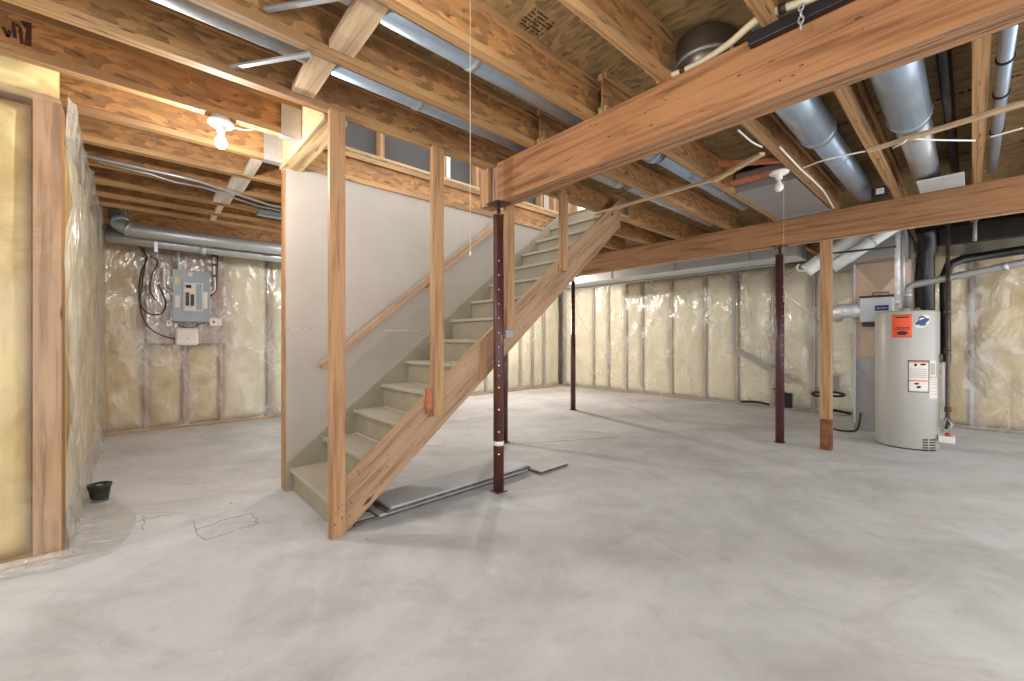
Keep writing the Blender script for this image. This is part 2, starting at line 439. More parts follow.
rn = {2.63: 'I-joist continuing past the beam over the top of the stairs', 1.98: 'I-joist past the beam, next after the stairs, beside a silver duct',
      1.46: 'pale lit I-joist past the beam beside a rounded duct end', .92: 'I-joist past the beam with white wire along it, by the unlit bulb',
      .45: 'speckled I-joist between the two large silver ducts', -.06: 'speckled I-joist beside the blue strapped pipe, right of the large ducts',
      -.56: 'I-joist past the blue strapped pipe, at the upper right corner', 3.06: 'I-joist above the stair top, met by its stringer'}
for y, l in rn.items():
    joist(y, 4.3 if y > 2.9 else 2.44 if y == .92 else 2.08, 5.62, l, GR)
GF = 'joists between the far beam and the insulated wall'
for k, y in enumerate((-.6, -.12, .39, 1.0, 1.55, 2.05, 2.55, 3.1, 4.0, 4.55, 5.05, 5.55, 6.2)):
    joist(y+.07, 5.64, 8.38, 'I-joist half hidden above the far beam', GF)
# header at the head of the stair opening
MB().box(.845, .985, 2.617, 3.64, JB-.03, DK-.001).build('header_beam', M['header'])
tag(bpy.data.objects['header_beam'], 'short three-ply header beam carrying two hung joists beside the stair drywall', 'beam', kind='thing')
for y, l in ((3.06, 'grey steel joist hanger nearest the first stair post'), (3.56, 'grey steel joist hanger at the drywall corner')):
    h = MB(); h.box(.72, .843, y-.004, y-.001, JB-.004, JB+.2); h.box(.72, .843, y+.061, y+.064, JB-.004, JB+.2); h.box(.72, .843, y-.004, y+.064, JB-.007, JB-.003)
    tag(h.build('joist_hanger', M['galv']), l, 'joist hanger', 'joist hangers on the header')

# bridging blocks between joists
def bridge(y0, y1, x, label, z=JB+.022, mt='spf_y', tilt=.0, w=.092):
    o = MB().bar((x, y0, z+tilt), (x+.01, y1, z-tilt*.2), w, .038).build('bridging_block', M[mt], bevel=.003)
    tag(o, label, 'bridging block', 'wood bridging between the joists')
bridge(1.62, 2.05, .735, 'pale bridging block with a knot at the top edge, left of the bluish duct', JB+.045, w=.12)
bridge(2.12, 2.55, .70, 'pale bridging block between the two lengths of silver duct', JB+.045, w=.115)
M['spf_pale'] = wood('whitened_lumber', (232,222,206), (210,196,176), 'Y')  # the bulb's whitening of this lumber is put into its colour
bl = ['narrow white bridging piece nearest the lit bulb', 'tapered white bridging board second from the lit bulb', 'wide white bridging board third from the lit bulb',
      'thin white bridging stick below the wide board', 'last thin white bridging stick above the ducts']
for k, y in enumerate((3.625, 4.125, 4.625, 5.125, 5.565)):
    bridge(y, y+(.43 if k < 3 else .37 if k == 3 else .29), (.70, .68, .64, .66, .66)[k], bl[k], JB+.03, 'spf_pale', .0, (.07, .13, .14, .05, .05)[k])
def strut(a, b, label):
    tag(MB().bar(a, b, .022, .014).build('bridging_strut', M['galv'], bevel=.002), label, 'bridging strut', 'steel bridging struts')
strut((.37, 2.553, 2.572), (.62, 2.10, 2.526), 'thin grey steel strut across the joist bay above the lit bulb')
strut((.42, 2.053, 2.60), (.66, 1.60, 2.526), 'thin grey steel strut at the top edge, left of the pale bridging')
strut((-.6, 2.553, 2.572), (-.3, 2.10, 2.526), 'thin grey steel strut towards the upper left corner')

# ------------------------------------------------------------------ beams
nb = thing('support_beam', (2.14, 0, BZ0), 'large orange laminated beam crossing the ceiling from upper right to the stairs', 'beam', kind='thing')
MB().box(2.07, 2.113, -2.5, 2.455, BZ0, BZ1-.0005).build('near_ply', M['lvl'], nb, .004)
MB().box(2.118, 2.158, -2.5, 2.455, BZ0+.002, BZ1-.0005).build('middle_ply', M['lvl_edge'], nb, .003)
MB().box(2.163, 2.21, -2.5, 2.455, BZ0-.001, BZ1-.0005).build('far_ply', M['lvl'], nb, .004)
MB().box(2.11, 2.19, 2.4555, 2.564, BZ0+.003, BZ1-.001).build('filler_block', M['backboard'], nb)
MB().box(2.07, 2.2, 2.565, 2.667, BZ0, BZ1-.001).build('end_block', M['spf_z'], nb, .003)
m = MB()
for k in range(22):
    y = random.uniform(.2, 2.3); z = random.uniform(BZ0+.03, BZ1-.05); l = random.uniform(.006, .03)
    m.box(2.0685, 2.07, y, y+l, z, z+random.uniform(.002, .005))
m.build('dark_flecks', M['stain'], nb)['kind'] = 'stuff'
def underside(t):
    for ch in t.children:
        if 'ply' in ch.name:
            ch.data.materials.append(M['lvl_edge'])
            for p_ in ch.data.polygons:
                if p_.normal.z < -.8: p_.material_index = 1
underside(nb)
fb = thing('support_beam', (5.49, 2, BZ0), 'far laminated beam resting on slim steel posts before the insulated wall', 'beam', kind='thing')
MB().box(5.42, 5.465, -2.5, 7.0, BZ0+.02, BZ1-.0005).build('near_ply', M['lvl2'], fb, .004)
MB().box(5.467, 5.515, -2.5, 7.0, BZ0+.015, BZ1-.0005).build('middle_ply', M['lvl_edge'], fb, .003)
MB().box(5.517, 5.56, -2.5, 7.0, BZ0+.015, BZ1-.0005).build('far_ply', M['spf_y'], fb, .004)

# ------------------------------------------------------------------ staircase
RISE, RUN, X1, Z1 = .2, .2475, .893, .180
SY0, SY1 = 2.605, 3.553
slope = RISE/RUN
def nose(x): return Z1+(x-X1)*slope
st = thing('staircase', (.95, 3.07, 0), 'straight open-sided staircase with taupe treads rising beside the drywall', 'staircase')
for k in range(13):
    x = X1+RUN*k; z = Z1+RISE*k
    MB().box(x, x+RUN+.024, SY0, SY1, z-.028, z).build('tread', M['paint_tread'], st, .006)
    MB().box(x+.026, x+.042, SY0, SY1, (z-RISE+.001) if k else .001, z-.029).build('riser', M['paint_riser'], st)
x = X1+RUN*13
MB().box(x+.026, x+.042, SY0, SY1, Z1+RISE*12+.001, DK-.002).build('riser', M['paint_riser'], st)
TO, BO = .095, -.225           # stringer edges above and below the nosing line
def strg(y0, y1, to, bo, x0, xt):
    zt0 = nose(x0)+to
    pts = [(x0, y0, 0.0), (x0, y0, zt0)]
    # top edge to xt
    pts += [(xt, y0, nose(xt)+to), (xt, y0, nose(xt)+bo)]
    xb = X1+(-bo-Z1)/slope
    pts += [(max(xb, x0+.02), y0, 0.0)]
    return MB().prism(pts, (0, y1-y0, 0))
strg(2.565, 2.604, TO, BO, .945, 3.92).build('stringer', M['stringer'], st, .003)
strg(3.5535, 3.5745, .05, -.225, .868, 4.05).build('skirt_board', M['paint_skirt'], st, .002)
m = MB()
for k in range(46):
    x = random.uniform(.98, 3.4); z = nose(x)+random.uniform(-.2, .07)
    if z > .03: m.lathe((x, 2.5652, z), [(.005, 0), (.004, .001)], 6, (0,-1,0))
m.build('nail_holes', M['ink'], st)['kind'] = 'stuff'
m = MB(); xs = 1.985
m.prism([(xs, 2.5645, nose(xs)+BO+.01), (xs, 2.5645, nose(xs)+TO-.01), (xs+.075, 2.5645, nose(xs+.075)+TO-.01), (xs+.075, 2.5645, nose(xs+.075)+BO+.01)], (0, -.002, 0))
m.build('bare_wood_mark', M['spf_z'], st)
# handrail on the drywall
hr = thing('handrail', P(323, 368, Y=3.49), 'plain wooden handrail sloping up along the drywall', 'handrail')
a, b_ = Vector((1.11, 3.50, nose(1.11)+.60)), Vector((3.12, 3.50, nose(3.12)+.60))
MB().bar(a, b_, .04, .055).build('rail', M['stringer'], hr, .004)
for x in (1.25, 2.1, 3.0):
    z = nose(x)+.57
    MB().bar((x, 3.5745, z-.03), (x, 3.505, z-.0), .04, .03).build('bracket', M['spf_z'], hr)
# upright posts from stringer to joist
def spost(x0, z0, label, block=None):
    t = thing('stair_post', (x0+.045, 2.545, z0), label, 'post', 'wooden posts along the stair stringer')
    MB().box(x0, x0+.092, 2.526, 2.5645, z0, JB-.001).build('post', M['spf_z'] if block != 'grey' else M['spf_grey'], t, .003)
    if block == 'orange': MB().box(x0-.035, x0+.05, 2.566 - .0, 2.5662, z0, z0+.01).build('nailing_block', M['redwood'], t)
    return t
p = spost(.85, .001, 'full-height orange wooden post standing on the floor at the stair foot')
m = MB()
for k in range(9): m.lathe((.87+.055*random.random(), 2.5262, .05+.14*random.random()), [(.004, 0), (.003, .0012)], 6, (0,-1,0))
m.build('nail_holes', M['ink'], p)['kind'] = 'stuff'
p = spost(1.545, .64, 'wooden post nailed low on the stringer, second from the stair foot')
MB().box(1.505, 1.5445, 2.535, 2.5645, .66, .83).build('nailing_block', M['redwood'], p)
p = spost(2.228, 1.26, 'wooden post partly behind the red steel column')
MB().box(2.235, 2.32, 2.54, 2.5645, 1.19, 1.258).build('nailing_block', M['galv_d'], p)
MB().box(2.19, 2.2275, 2.535, 2.5645, 1.27, 1.42).build('nailing_block', M['redwood'], p)
spost(2.905, 1.815, 'short wooden post hanging highest on the stringer')

# ------------------------------------------------------------------ steel columns
def column(x, y, top, label, mt, r=.042, base=True, tele=None):
    t = thing('steel_column', (x, y, 0), label, 'column', 'adjustable steel columns')
    zt = top-.10
    if tele:
        MB().lathe((x, y, .012), [(r, 0), (r, tele), (r*.8, tele+.003), (r*.8, zt-.012)], 20).build('pipe', M[mt], t)
    else:
        MB().lathe((x, y, .012), [(r, 0), (r, zt-.012)], 20).build('pipe', M[mt], t)
    MB().lathe((x, y, zt), [(r*1.05, 0), (r*1.05, .012), (.014, .013), (.014, top-zt-.009)], 16).build('jack_screw', M['iron'], t)
    MB().box(x-.07, x+.07, y-.07, y+.07, top-.008, top-.0005).build('top_plate', M['post_paint'], t)
    if base: MB().box(x-.05, x+.05, y-.045, y+.045, .0005, .011).build('base_plate', M['post_dark'], t, .002)
    m = MB()
    for k in range(9):
        m.lathe((x-r*.62, y-r*.80, .9+.11*k), [(.005, 0), (.004, .006)], 6, (-.6,-.8,0))
    m.build('pin_holes', M['label'], t)
    return t
cA = column(2.095, 2.465, BZ0-.003, 'oxblood steel column holding the beam end before the stairs', 'post_paint', .041)
MB().lathe((2.095, 2.465, .36), [(.0418, 0), (.0418, .035)], 20).build('tape_band', M['label'], cA)
m = MB()
for k in range(5):
    m.lathe((2.095-.026, 2.465-.033, .3+k*.17), [(.008, 0), (.006, .003)], 7, (-.6,-.8,0))
m.build('paint_chips', M['label'], cA)
column(3.15, 3.605, 1.72, 'dark steel column standing behind the red one, under the stairs', 'post_dark', .04)
column(5.49, 4.52, BZ0+.015, 'slim dark steel column far back, right of the stair underside', 'post_dark', .042, tele=1.25)
column(5.49, 1.48, BZ0+.015, 'plum steel column left of the lone wooden post', 'post_dark', .044)
wp = MB().box(5.47, 5.56, 1.003, 1.10, .0005, BZ0+.014).build('timber_post', M['spf_z'], bevel=.003)
tag(wp, 'lone wooden post under the far beam, left of the water heater', 'post')
m = MB(); m.box(5.468, 5.4695, 1.004, 1.099, .0, .33).box(5.4705, 5.559, 1.0, 1.0025, 0, .33)
m.build('water_stain', plain('damp_brown_wood', (120,74,46), .7, 0, .3, 9), wp)

# ------------------------------------------------------------------ insulated walls
def batt(o, u, n, w, z0, z1, depth, mt, name, label, group, seed):
    """puffed insulation batt: o = left end of the back, u along the wall, n into the room"""
    o, u, n = Vector(o), Vector(u), Vector(n)
    def f(a, b):
        e = min(a, 1-a)*w; bulge = min(1, (e/.10))**.5; e2 = min(b, 1-b)*(z1-z0); bulge *= min(1, e2/.05)**.5
        nz = noise.noise(Vector((a*w*5+seed*7, (z0+b*(z1-z0))*2.2, seed)))*.022
        return o + u*(a*w) + Vector((0,0,z0+b*(z1-z0))) + n*(depth*(.55+.45*bulge)+nz*bulge)
    m = MB(); m.grid(f, 10, 34)
    # close the back
    def g(a, b): return o + u*(a*w) + Vector((0,0,z0+b*(z1-z0)))
    bm = m.bm
    V = [list(r) for r in ([],)]
    back = [bm.verts.new(g(a, b)) for a, b in ((0,0),(1,0),(1,1),(0,1))]
    bm.faces.new(back[::-1])
    bm.verts.ensure_lookup_table()
    idx = lambda i, j: bm.verts[i*35+j]
    bm.faces.new([back[0]]+[back[1]]+[idx(i,0) for i in range(10,-1,-1)])
    bm.faces.new([back[2]]+[back[3]]+[idx(i,34) for i in range(0,11)])
    bm.faces.new([back[3]]+[back[0]]+[idx(0,j) for j in range(0,35)])
    bm.faces.new([back[1]]+[back[2]]+[idx(10,j) for j in range(34,-1,-1)])
    return tag(m.build(name, mt), label, 'insulation', group)
def wallstud(o, u, n, w, z0, z1, depth, label, group, mt='spf_z'):
    o, u, n = Vector(o), Vector(u), Vector(n)
    p = [o+Vector((0,0,z0)), o+u*w+Vector((0,0,z0)), o+u*w+n*depth+Vector((0,0,z0)), o+n*depth+Vector((0,0,z0))]
    return tag(MB().prism(p, (0,0,z1-z0)).build('wall_stud', M[mt], bevel=.002), label, 'stud', group)
def film(name, o, u, n, w, z0, z1, mt, label, amp=.02, seed=0, nu=60, nv=50, pull=None, cat='plastic sheet'):
    o, u, n = Vector(o), Vector(u), Vector(n)
    def f(a, b):
        x = a*w; z = z0+b*(z1-z0)
        q = Vector((x*2.2+seed*3.1, z*.8, seed)); w1 = noise.noise(q)*.5
        r = 1-abs(noise.noise(Vector((x*3.3+z*1.1+w1, z*.6-x*.5, seed+5))))*2
        r2 = 1-abs(noise.noise(Vector((x*7+w1*2, z*1.3+x*1.6, seed+9))))*2
        return o + u*x + Vector((0,0,z)) + n*(amp*(.9*max(r,0)**2+.55*max(r2,0)**3+w1))
    ob = MB().grid(f, nu, nv).build(name, M[mt], nrm=False)
    return tag(ob, label, cat)

# back wall (behind the electrical panel and on to the far corner)
bx = [-.46, .10, .49, .90, 1.50, 2.10, 2.7, 3.3, 3.9, 4.5, 5.1, 5.7, 6.33, 6.75, 7.15, 7.55, 8.15]
lab_b = ['yellow insulation batt in the corner left of the panel board', 'yellow insulation batt under the electrical panel, left bay', 'yellow insulation batt under the white box', 'pale insulation batt right of the electrical panel',
         'pale insulation batt next to the drywall edge'] + [None]*20
for i in range(len(bx)-1):
    l = lab_b[i] or ('pale insulation batt seen under the stair stringer' if bx[i] > 6 else 'insulation batt hidden behind the stair drywall')
    batt((bx[i]+.04, 7.29, 0), (1,0,0), (0,-1,0), bx[i+1]-bx[i]-.042, .04, 2.5, .15, M['batt'] if i < 3 else M['batt_pale'], 'insulation_batt', l, 'insulation batts on the panel wall', i)
    if i:
        sl = {1: 'orange stud running down left of the white box', 2: 'stud behind the electrical panel', 3: 'orange stud running down right of the white box', 4: 'pale stud near the drywall edge'}.get(i, 'wall stud seen under the stair stringer' if bx[i] > 6 else 'wall stud hidden behind the stair drywall')
        wallstud((bx[i], 7.29, 0), (1,0,0), (0,-1,0), .04, .04, 2.5, .16, sl, 'studs on the panel wall', 'spf_z' if i < 4 else 'spf_grey')
tag(MB().box(-.4, 8.2, 7.12, 7.29, .0005, .038).build('sill_plate', M['spf_x']), 'timber sill plate along the floor below the electrical panel', 'sill plate')
film('plastic_sheeting', (-.26, 7.105, 0), (1,0,0), (0,-1,0), 8.3, .03, 2.5, 'film', 'clear plastic sheeting stretched over the wall behind the electrical panel', .022, 1, 150, 46)
# right wall
ry = [-2.4, -1.8, -1.2, -.62, -.02, .55, 1.15, 1.72, 2.32, 2.90, 3.48, 4.17, 4.84, 5.24, 5.72, 6.15, 7.08]
rl = {0: 'insulation batt at the far right, past the picture edge', 1: 'insulation batt at the right edge of the photo', 2: 'insulation batt right of the water heater pipes', 3: 'dim yellow insulation batt behind the flue pipe', 4: 'insulation batt directly behind the water heater',
      5: 'insulation batt behind the furnace', 6: 'insulation batt between the furnace and the timber post', 7: 'insulation batt behind the timber post', 8: 'insulation batt right of the plum steel column', 9: 'insulation batt left of the plum column, with the diagonal brace',
      10: 'insulation batt first left of the diagonal brace', 11: 'wide insulation batt second left of the diagonal brace', 12: 'narrow insulation batt third left of the diagonal brace', 13: 'narrow insulation batt fourth left of the diagonal brace',
      14: 'narrow insulation batt right of the slim far column', 15: 'insulation batt in the far corner, left of the slim column'}
for i in range(len(ry)-1):
    batt((8.39, ry[i]+.04, 0), (0,1,0), (-1,0,0), ry[i+1]-ry[i]-.042, .04, 2.45, .15, M['batt_pale'] if i > 4 else M['batt'], 'insulation_batt', rl[i], 'insulation batts on the far long wall', i+30)
    if i: wallstud((8.39, ry[i], 0), (0,1,0), (-1,0,0), .04, .04, 2.45, .155, 'greyish wall stud ' + ('right' if 0 else 'between') + ' batts: ' + rl[i].split('insulation batt ')[-1].replace('batt ', ''), 'studs on the far long wall', 'spf_grey')
tag(MB().box(8.2, 8.39, -2.4, 7.1, .0005, .038).build('sill_plate', M['spf_grey']), 'timber sill plate along the floor of the far long wall', 'sill plate')
film('plastic_sheeting', (8.205, -2.4, 0), (0,1,0), (-1,0,0), 9.45, .02, 2.46, 'film', 'clear shiny plastic sheeting over the far long wall', .042, 2, 170, 50)
tag(MB().bar((8.085, 2.85, 1.0), (8.085, 2.0, .48), .09, .03, (1,0,0)).build('diagonal_brace', M['galv_d']), 'grey diagonal brace low on the far wall left of the plum column', 'brace')
tag(MB().box(8.055, 8.08, 2.87, 2.93, 1.1, 2.3).build('conduit_board', M['galv_d'], bevel=.004), 'upright grey strip on the far wall above the diagonal brace', 'strip')  # reflection in the plastic film, built as a solid grey strip

# near left wall stub
NY, NX = 3.30, -.285
GL2 = 'insulation on the near left wall'
batt((-.985, 3.45, 0), (1,0,0), (0,-1,0), .58, .04, 2.42, .15, M['batt'], 'insulation_batt', 'big yellow insulation batt at the left edge of the photo', GL2, 60)
batt((-1.62, 3.45, 0), (1,0,0), (0,-1,0), .59, .04, 2.42, .15, M['batt'], 'insulation_batt', 'yellow insulation batt outside the left edge of the photo', GL2, 61)
wallstud((-.393, 3.45, 0), (1,0,0), (0,-1,0), .104, .04, 2.45, .145, 'wide orange corner stud near the left edge of the photo', 'studs of the near left wall')
wallstud((-1.03, 3.45, 0), (1,0,0), (0,-1,0), .04, .04, 2.45, .145, 'orange stud left of the big yellow batt', 'studs of the near left wall')
tag(MB().box(-1.7, -.29, 3.305, 3.45, .0005, .038).build('sill_plate', M['spf_x']), 'timber sill plate under the near left corner stud', 'sill plate')
tag(MB().box(-1.7, -.30, 3.345, 3.45, 2.452, 2.4895).build('top_plate', M['spf_x']), 'timber top plate over the near left corner stud', 'plate')
batt((-1.6, 3.45, 0), (1,0,0), (0,-1,0), 1.29, 2.491, 2.77, .165, M['batt'], 'insulation_batt', 'cream insulation bundle packed over the near left wall top', GL2, 62)
film('plastic_sheeting', (-1.6, 3.285, 0), (1,0,0), (0,-1,0), 1.31, .0, 2.50, 'film_clear', 'clear plastic sheeting over the near left corner stud and batt', .018, 3, 36, 50)
yb = [3.46, 4.05, 4.65, 5.25, 5.85, 6.45, 7.06]
wl = ['first', 'second', 'third', 'fourth', 'fifth', 'last']
for i in range(6):
    batt((-.455, yb[i+1], 0), (0,-1,0), (1,0,0), yb[i+1]-yb[i]-.042, .04, 2.48, .14, M['batt'], 'insulation_batt', wl[i]+' yellow batt behind milky plastic, counted from the corner stud', 'batts behind the milky plastic', 70+i)
    if i: wallstud((-.455, yb[i]+.04-.04, 0), (0,1,0), (1,0,0), .04, .04, 2.48, .13, 'stud behind milky plastic after the '+wl[i-1]+' batt from the corner', 'studs behind the milky plastic')
fm = film('plastic_sheeting', (NX+.01, 3.29, 0), (0,1,0), (1,0,0), 3.72, .01, 2.53, 'film_milky', 'milky hanging plastic sheeting running back from the corner stud', .028, 4, 80, 50)
# plastic trailing on the floor round the corner
M['film_hem'] = film_mat('loose_plastic_hem', .3, (248,248,246), .8, .2, 9, .06)
def ft(a, b):
    ang = math.radians(-100+150*a)
    cx, cy = -.45+ .0, 3.55
    w = .12+.34*math.sin(PI*min(1, max(0, a*1.02)))**.7
    if a < .5: base = Vector((-1.3+2.04*a, 3.275, 0)); out = Vector((.25*a, -1, 0))
    else: base = Vector((NX+.035, 3.275+(a-.5)*2.0, 0)); out = Vector((1, -.9*(1-a)*1.6, 0))
    out.normalize()
    ww = (.07+.10*a if a < .42 else .112+.17*math.sin(PI*min(1, (a-.42)/.58)))
    z = .003+.03*(1-b)**2+.012*max(0, noise.noise(Vector((a*16, b*5, 3.3))))*1.6+.008
    return base+out*(ww*b)+Vector((0,0,z))
tag(MB().grid(ft, 50, 12).build('plastic_sheeting', M['film_hem'], nrm=False), 'loose plastic hem trailing on the concrete at the near left corner', 'plastic sheet')

# ------------------------------------------------------------------ ducts
def duct(name, pts, r, mt, label, cat='duct', group=None, seams=(), seg=20):
    o = MB().tube(pts, r, seg).build(name, M[mt]); tag(o, label, cat, group)
    for (a, b) in seams:
        MB().tube([a, b], r*1.06 if not isinstance(r, list) else r[0]*1.06, seg).build('seam_band', M['galv'], o)
    return o
def xduct(x0, x1, y, z, r, mt, label, bands=(), group='round ducts in the joist bays'):
    return duct('round_duct', [(x0, y, z), (x1, y, z)], r, mt, label, 'duct', group, [((b, y, z), (b+.03, y, z)) for b in bands])
xduct(-2.5, .655, 2.235, 2.645, .082, 'galv', 'silver round duct left of the pale bridging, high above the lit bulb')
xduct(.755, 2.16, 2.235, 2.645, .082, 'galv_b', 'silver round duct between the bridging and the beam end, over the stair joist', (1.25,))
xduct(.79, 2.16, 1.715, 2.645, .085, 'galv_b', 'bluish round duct from the bridging to the beam, in the second bay', (1.27,))
xduct(-2.0, .66, 1.715, 2.645, .085, 'galv', 'silver round duct cut off by the top edge of the photo')
xduct(2.2, 3.3, 2.17, 2.645, .082, 'galv', 'slim silver duct past the beam in the bay next to the stairs', (3.2,))
xduct(2.2, 3.02, 1.66, 2.64, .085, 'galv_b', 'rounded silver duct end just under the beam, left of the pale joist', (2.95,))
xduct(3.08, 4.9, 1.66, 2.65, .07, 'galv_b', 'silver duct with a joint, continuing behind the furring strip', (3.75, 4.2))
xduct(3.45, 5.3, 2.17, 2.65, .065, 'galv', 'thin silver duct over the stair stringer top', (4.1,))
xduct(2.42, 3.55, .72, 2.62, .105, 'galv_b', 'large silver duct under the beam, left of the speckled joist', (3.47,))
xduct(3.56, 5.4, .72, 2.64, .085, 'galv_b', 'lower length of the large silver duct beside the unlit bulb', (4.1,))
xduct(2.22, 3.72, .27, 2.615, .105, 'galv_b', 'largest silver duct right of the speckled joist, above the furring strip', (3.65,))
xduct(3.73, 5.4, .27, 2.64, .088, 'galv', 'silver duct length below the furring strip, right of the speckled joist', (4.0,))
xduct(2.22, 5.4, .10, 2.68, .028, 'blackfoil', 'thin dark pipe along the deck, right of the largest duct', ())
vp = xduct(2.22, 5.4, -.115, 2.62, .03, 'galv_b', 'bluish strapped pipe beside the rightmost speckled joist')
for x in (2.75, 3.3, 3.75, 4.4): MB().tube([(x, -.115, 2.62), (x+.02, -.115, 2.62)], .036, 12).build('strap', M['black'], vp)

# pair of ducts by the electrical panel
e = P(120, 214, Y=6.3)
d1 = duct('round_duct', [P(117, 208, Y=6.62), P(118, 219, Y=6.5), P(123, 226, Y=6.42), P(134, 230, Y=6.38), (.55, 6.36, 2.415), (5.2, 6.36, 2.45)], .078, 'galv', 'upper silver duct with an elbow above the electrical panel', 'duct', 'pair of ducts above the panel')
MB().tube([(1.52, 6.36, 2.42), (1.56, 6.36, 2.42)], .084, 20).build('joint_band', M['galv_b'], d1)
for q in ((P(118, 219, Y=6.5), P(121, 224, Y=6.44)), (P(127, 228, Y=6.40), P(131, 229.5, Y=6.39))): MB().tube(q, .083, 20).build('elbow_seam', M['galv_b'], d1)
d2 = duct('round_duct', [(-.24, 6.62, 2.36), (.3, 6.60, 2.35), (5.2, 6.58, 2.33)], .068, 'galv', 'lower silver duct running under the elbowed one', 'duct', 'pair of ducts above the panel')
MB().tube([(.62, 6.598, 2.348), (.68, 6.598, 2.347)], .074, 20).build('joint_band', M['lightgrey'], d2)
MB().box(.18, .21, 6.50, 6.53, 2.22, 2.50).build('hanger_strap', M['galv'], d2)
duct('metal_conduit', [(-.25, 4.35, JB-.012), (.4, 4.40, JB-.014), (1.0, 4.70, JB-.012), (4.5, 4.75, JB-.012)], .012, 'galv', 'thin grey conduit slanting under the joists behind the lit bulb', 'conduit')
duct('loose_cable', [(-.2, 4.42, JB-.02), (.1, 4.43, JB-.03), (.25, 4.46, JB-.045), (.45, 4.5, JB-.03), (.9, 4.75, JB-.03), (1.6, 4.85, JB-.02)], .007, 'galv_b', 'loose bluish cable looping beside the thin grey conduit', 'cable')
tr = MB(); tr.box(.95, 1.4, 4.95, 5.05, JB-.05, JB-.045).box(.95, 1.4, 4.95, 4.953, JB-.05, JB-.001).box(.95, .953, 4.95, 5.05, JB-.05, JB-.001)
tag(tr.build('metal_tray', M['galv_b']), 'small grey metal tray under the joists near the drywall edge', 'tray')

# main trunk in front of the far wall
tk = thing('trunk_duct', (6.7, 3.8, 2.31), 'long rectangular silver trunk duct along the top of the far wall', 'duct')
MB().box(6.46, 6.94, 1.55, 5.75, 2.30, JB-.003).build('body', M['galv'], tk, .004)
MB().box(6.44, 6.96, 1.55, 5.76, 2.285, 2.2995).build('bottom_pan', M['lightgrey'], tk, .002)
for y in (2.1, 3.2, 4.4, 5.3): MB().box(6.452, 6.948, y, y+.03, 2.3005, JB-.004).build('drive_cleat', M['galv_d'], tk)
for y in (5.6, 5.45): MB().lathe((6.5, y, 2.2848), [(.02, 0), (.015, .01)], 8, (0,0,-1)).build('screw', M['iron'], tk)
duct('grey_pipe', [(6.9, 1.9, 2.265), (6.9, 5.7, 2.265)], .016, 'galv_d', 'thin grey pipe under the trunk duct', 'pipe')

# white round pipes rising off the trunk
a, b_ = P(806, 271, X=6.2), P(852, 238, X=6.3)
w1_ = duct('round_duct', [a, a+(b_-a)*.06, a+(b_-a)*1.25], .082, 'white_pipe', 'white round duct rising to the beam, nearest the plum column', 'duct', 'white ducts rising behind the far beam')
MB().tube([a+(b_-a)*.30, a+(b_-a)*.34], .088, 20).build('seam_band', M['lightgrey'], w1_)
hk = P(799, 268, X=6.2)
MB().tube([hk+Vector((0,.0,.05)), hk+Vector((0,.02,.02)), hk+Vector((0,.01,-.03)), a], .012, 8).build('hook_strap', M['white'], w1_)
a, b_ = P(832, 268, X=6.2), P(886, 232, X=6.25)
w2_ = duct('round_duct', [a, a+(b_-a)*1.3], .066, 'white_pipe', 'second white round duct rising behind the timber post top', 'duct', 'white ducts rising behind the far beam')
MB().tube([a+(b_-a)*.75, a+(b_-a)*.79], .071, 20).build('seam_band', M['lightgrey'], w2_)

# ------------------------------------------------------------------ bits between the joists past the beam
def strip(a, b, label, mt='spf_y', w=.045, h=.022):
    tag(MB().bar(a, b, w, h).build('furring_strip', M[mt], bevel=.002), label, 'furring strip', 'furring strips under the joists')
strip((3.88, .50, JB-.012), (3.66, -.75, JB-.012), 'pale furring strip crossing under the two largest ducts')
strip((3.66, 2.72, JB-.012), (3.60, 1.40, JB-.012), 'furring strip running from the stair top across a duct')
strip((3.58, 1.44, JB-.036), (3.31, 1.0, JB-.036), 'furring strip angled up toward the unlit bulb')
tag(MB().bar((3.42, 1.36, JB+.03), (3.72, .98, JB+.03), .05, .03).build('scrap_board', M['redwood']), 'reddish scrap board beside the unlit bulb', 'board')
# sheet-metal panning in one joist bay
pn = MB(); pn.box(4.1, 5.35, .99, 1.46, JB-.006, JB-.003); pn.box(4.1, 4.104, .99, 1.46, JB-.006, JB+.16); pn.box(5.30, 5.37, .97, 1.5, JB-.02, JB-.007)
tag(pn.build('metal_panning', M['galv_d']), 'square grey sheet-metal pan closing the bay behind the unlit bulb', 'metal sheet')
tag(MB().box(4.95, 5.35, -.02+.06, .32, JB-.02, JB-.003).build('foam_board', M['gyp_pale'], bevel=.004), 'small pale board lying over the far beam near the largest duct', 'board')
jb = thing('junction_box', (5.05, .65, JB-.1), 'dark junction box tucked above the far beam between ducts', 'junction box')
MB().box(5.0, 5.12, .50, .62, JB-.06, JB+.03).build('body', M['black'], jb, .004); MB().box(4.985, 4.9995, .53, .585, JB-.04, JB+.01).build('cover', M['gyp_pale'], jb)
def wire(pts, r, mt, label, cat='wire', group=None, n=8):
    # smooth the polyline with Catmull-Rom
    pts = [Vector(p) for p in pts]; out = []
    q = [pts[0]]+pts+[pts[-1]]
    for i in range(1, len(q)-2):
        for k in range(n):
            t = k/n; p0, p1, p2, p3 = q[i-1], q[i], q[i+1], q[i+2]
            out.append(.5*((2*p1)+(p2-p0)*t+(2*p0-5*p1+4*p2-p3)*t*t+(3*p1-p0-3*p2+p3)*t**3))
    out.append(pts[-1])
    return tag(MB().tube(out, r, 8).build('cable', M[mt]), label, cat, group)
wire([P(738, 130, Z=JB-.01), P(752, 142, Z=JB-.012), P(762, 147, Z=JB-.012)], .006, 'white', 'short white wire drooping under the beam toward the scrap board', 'wire')
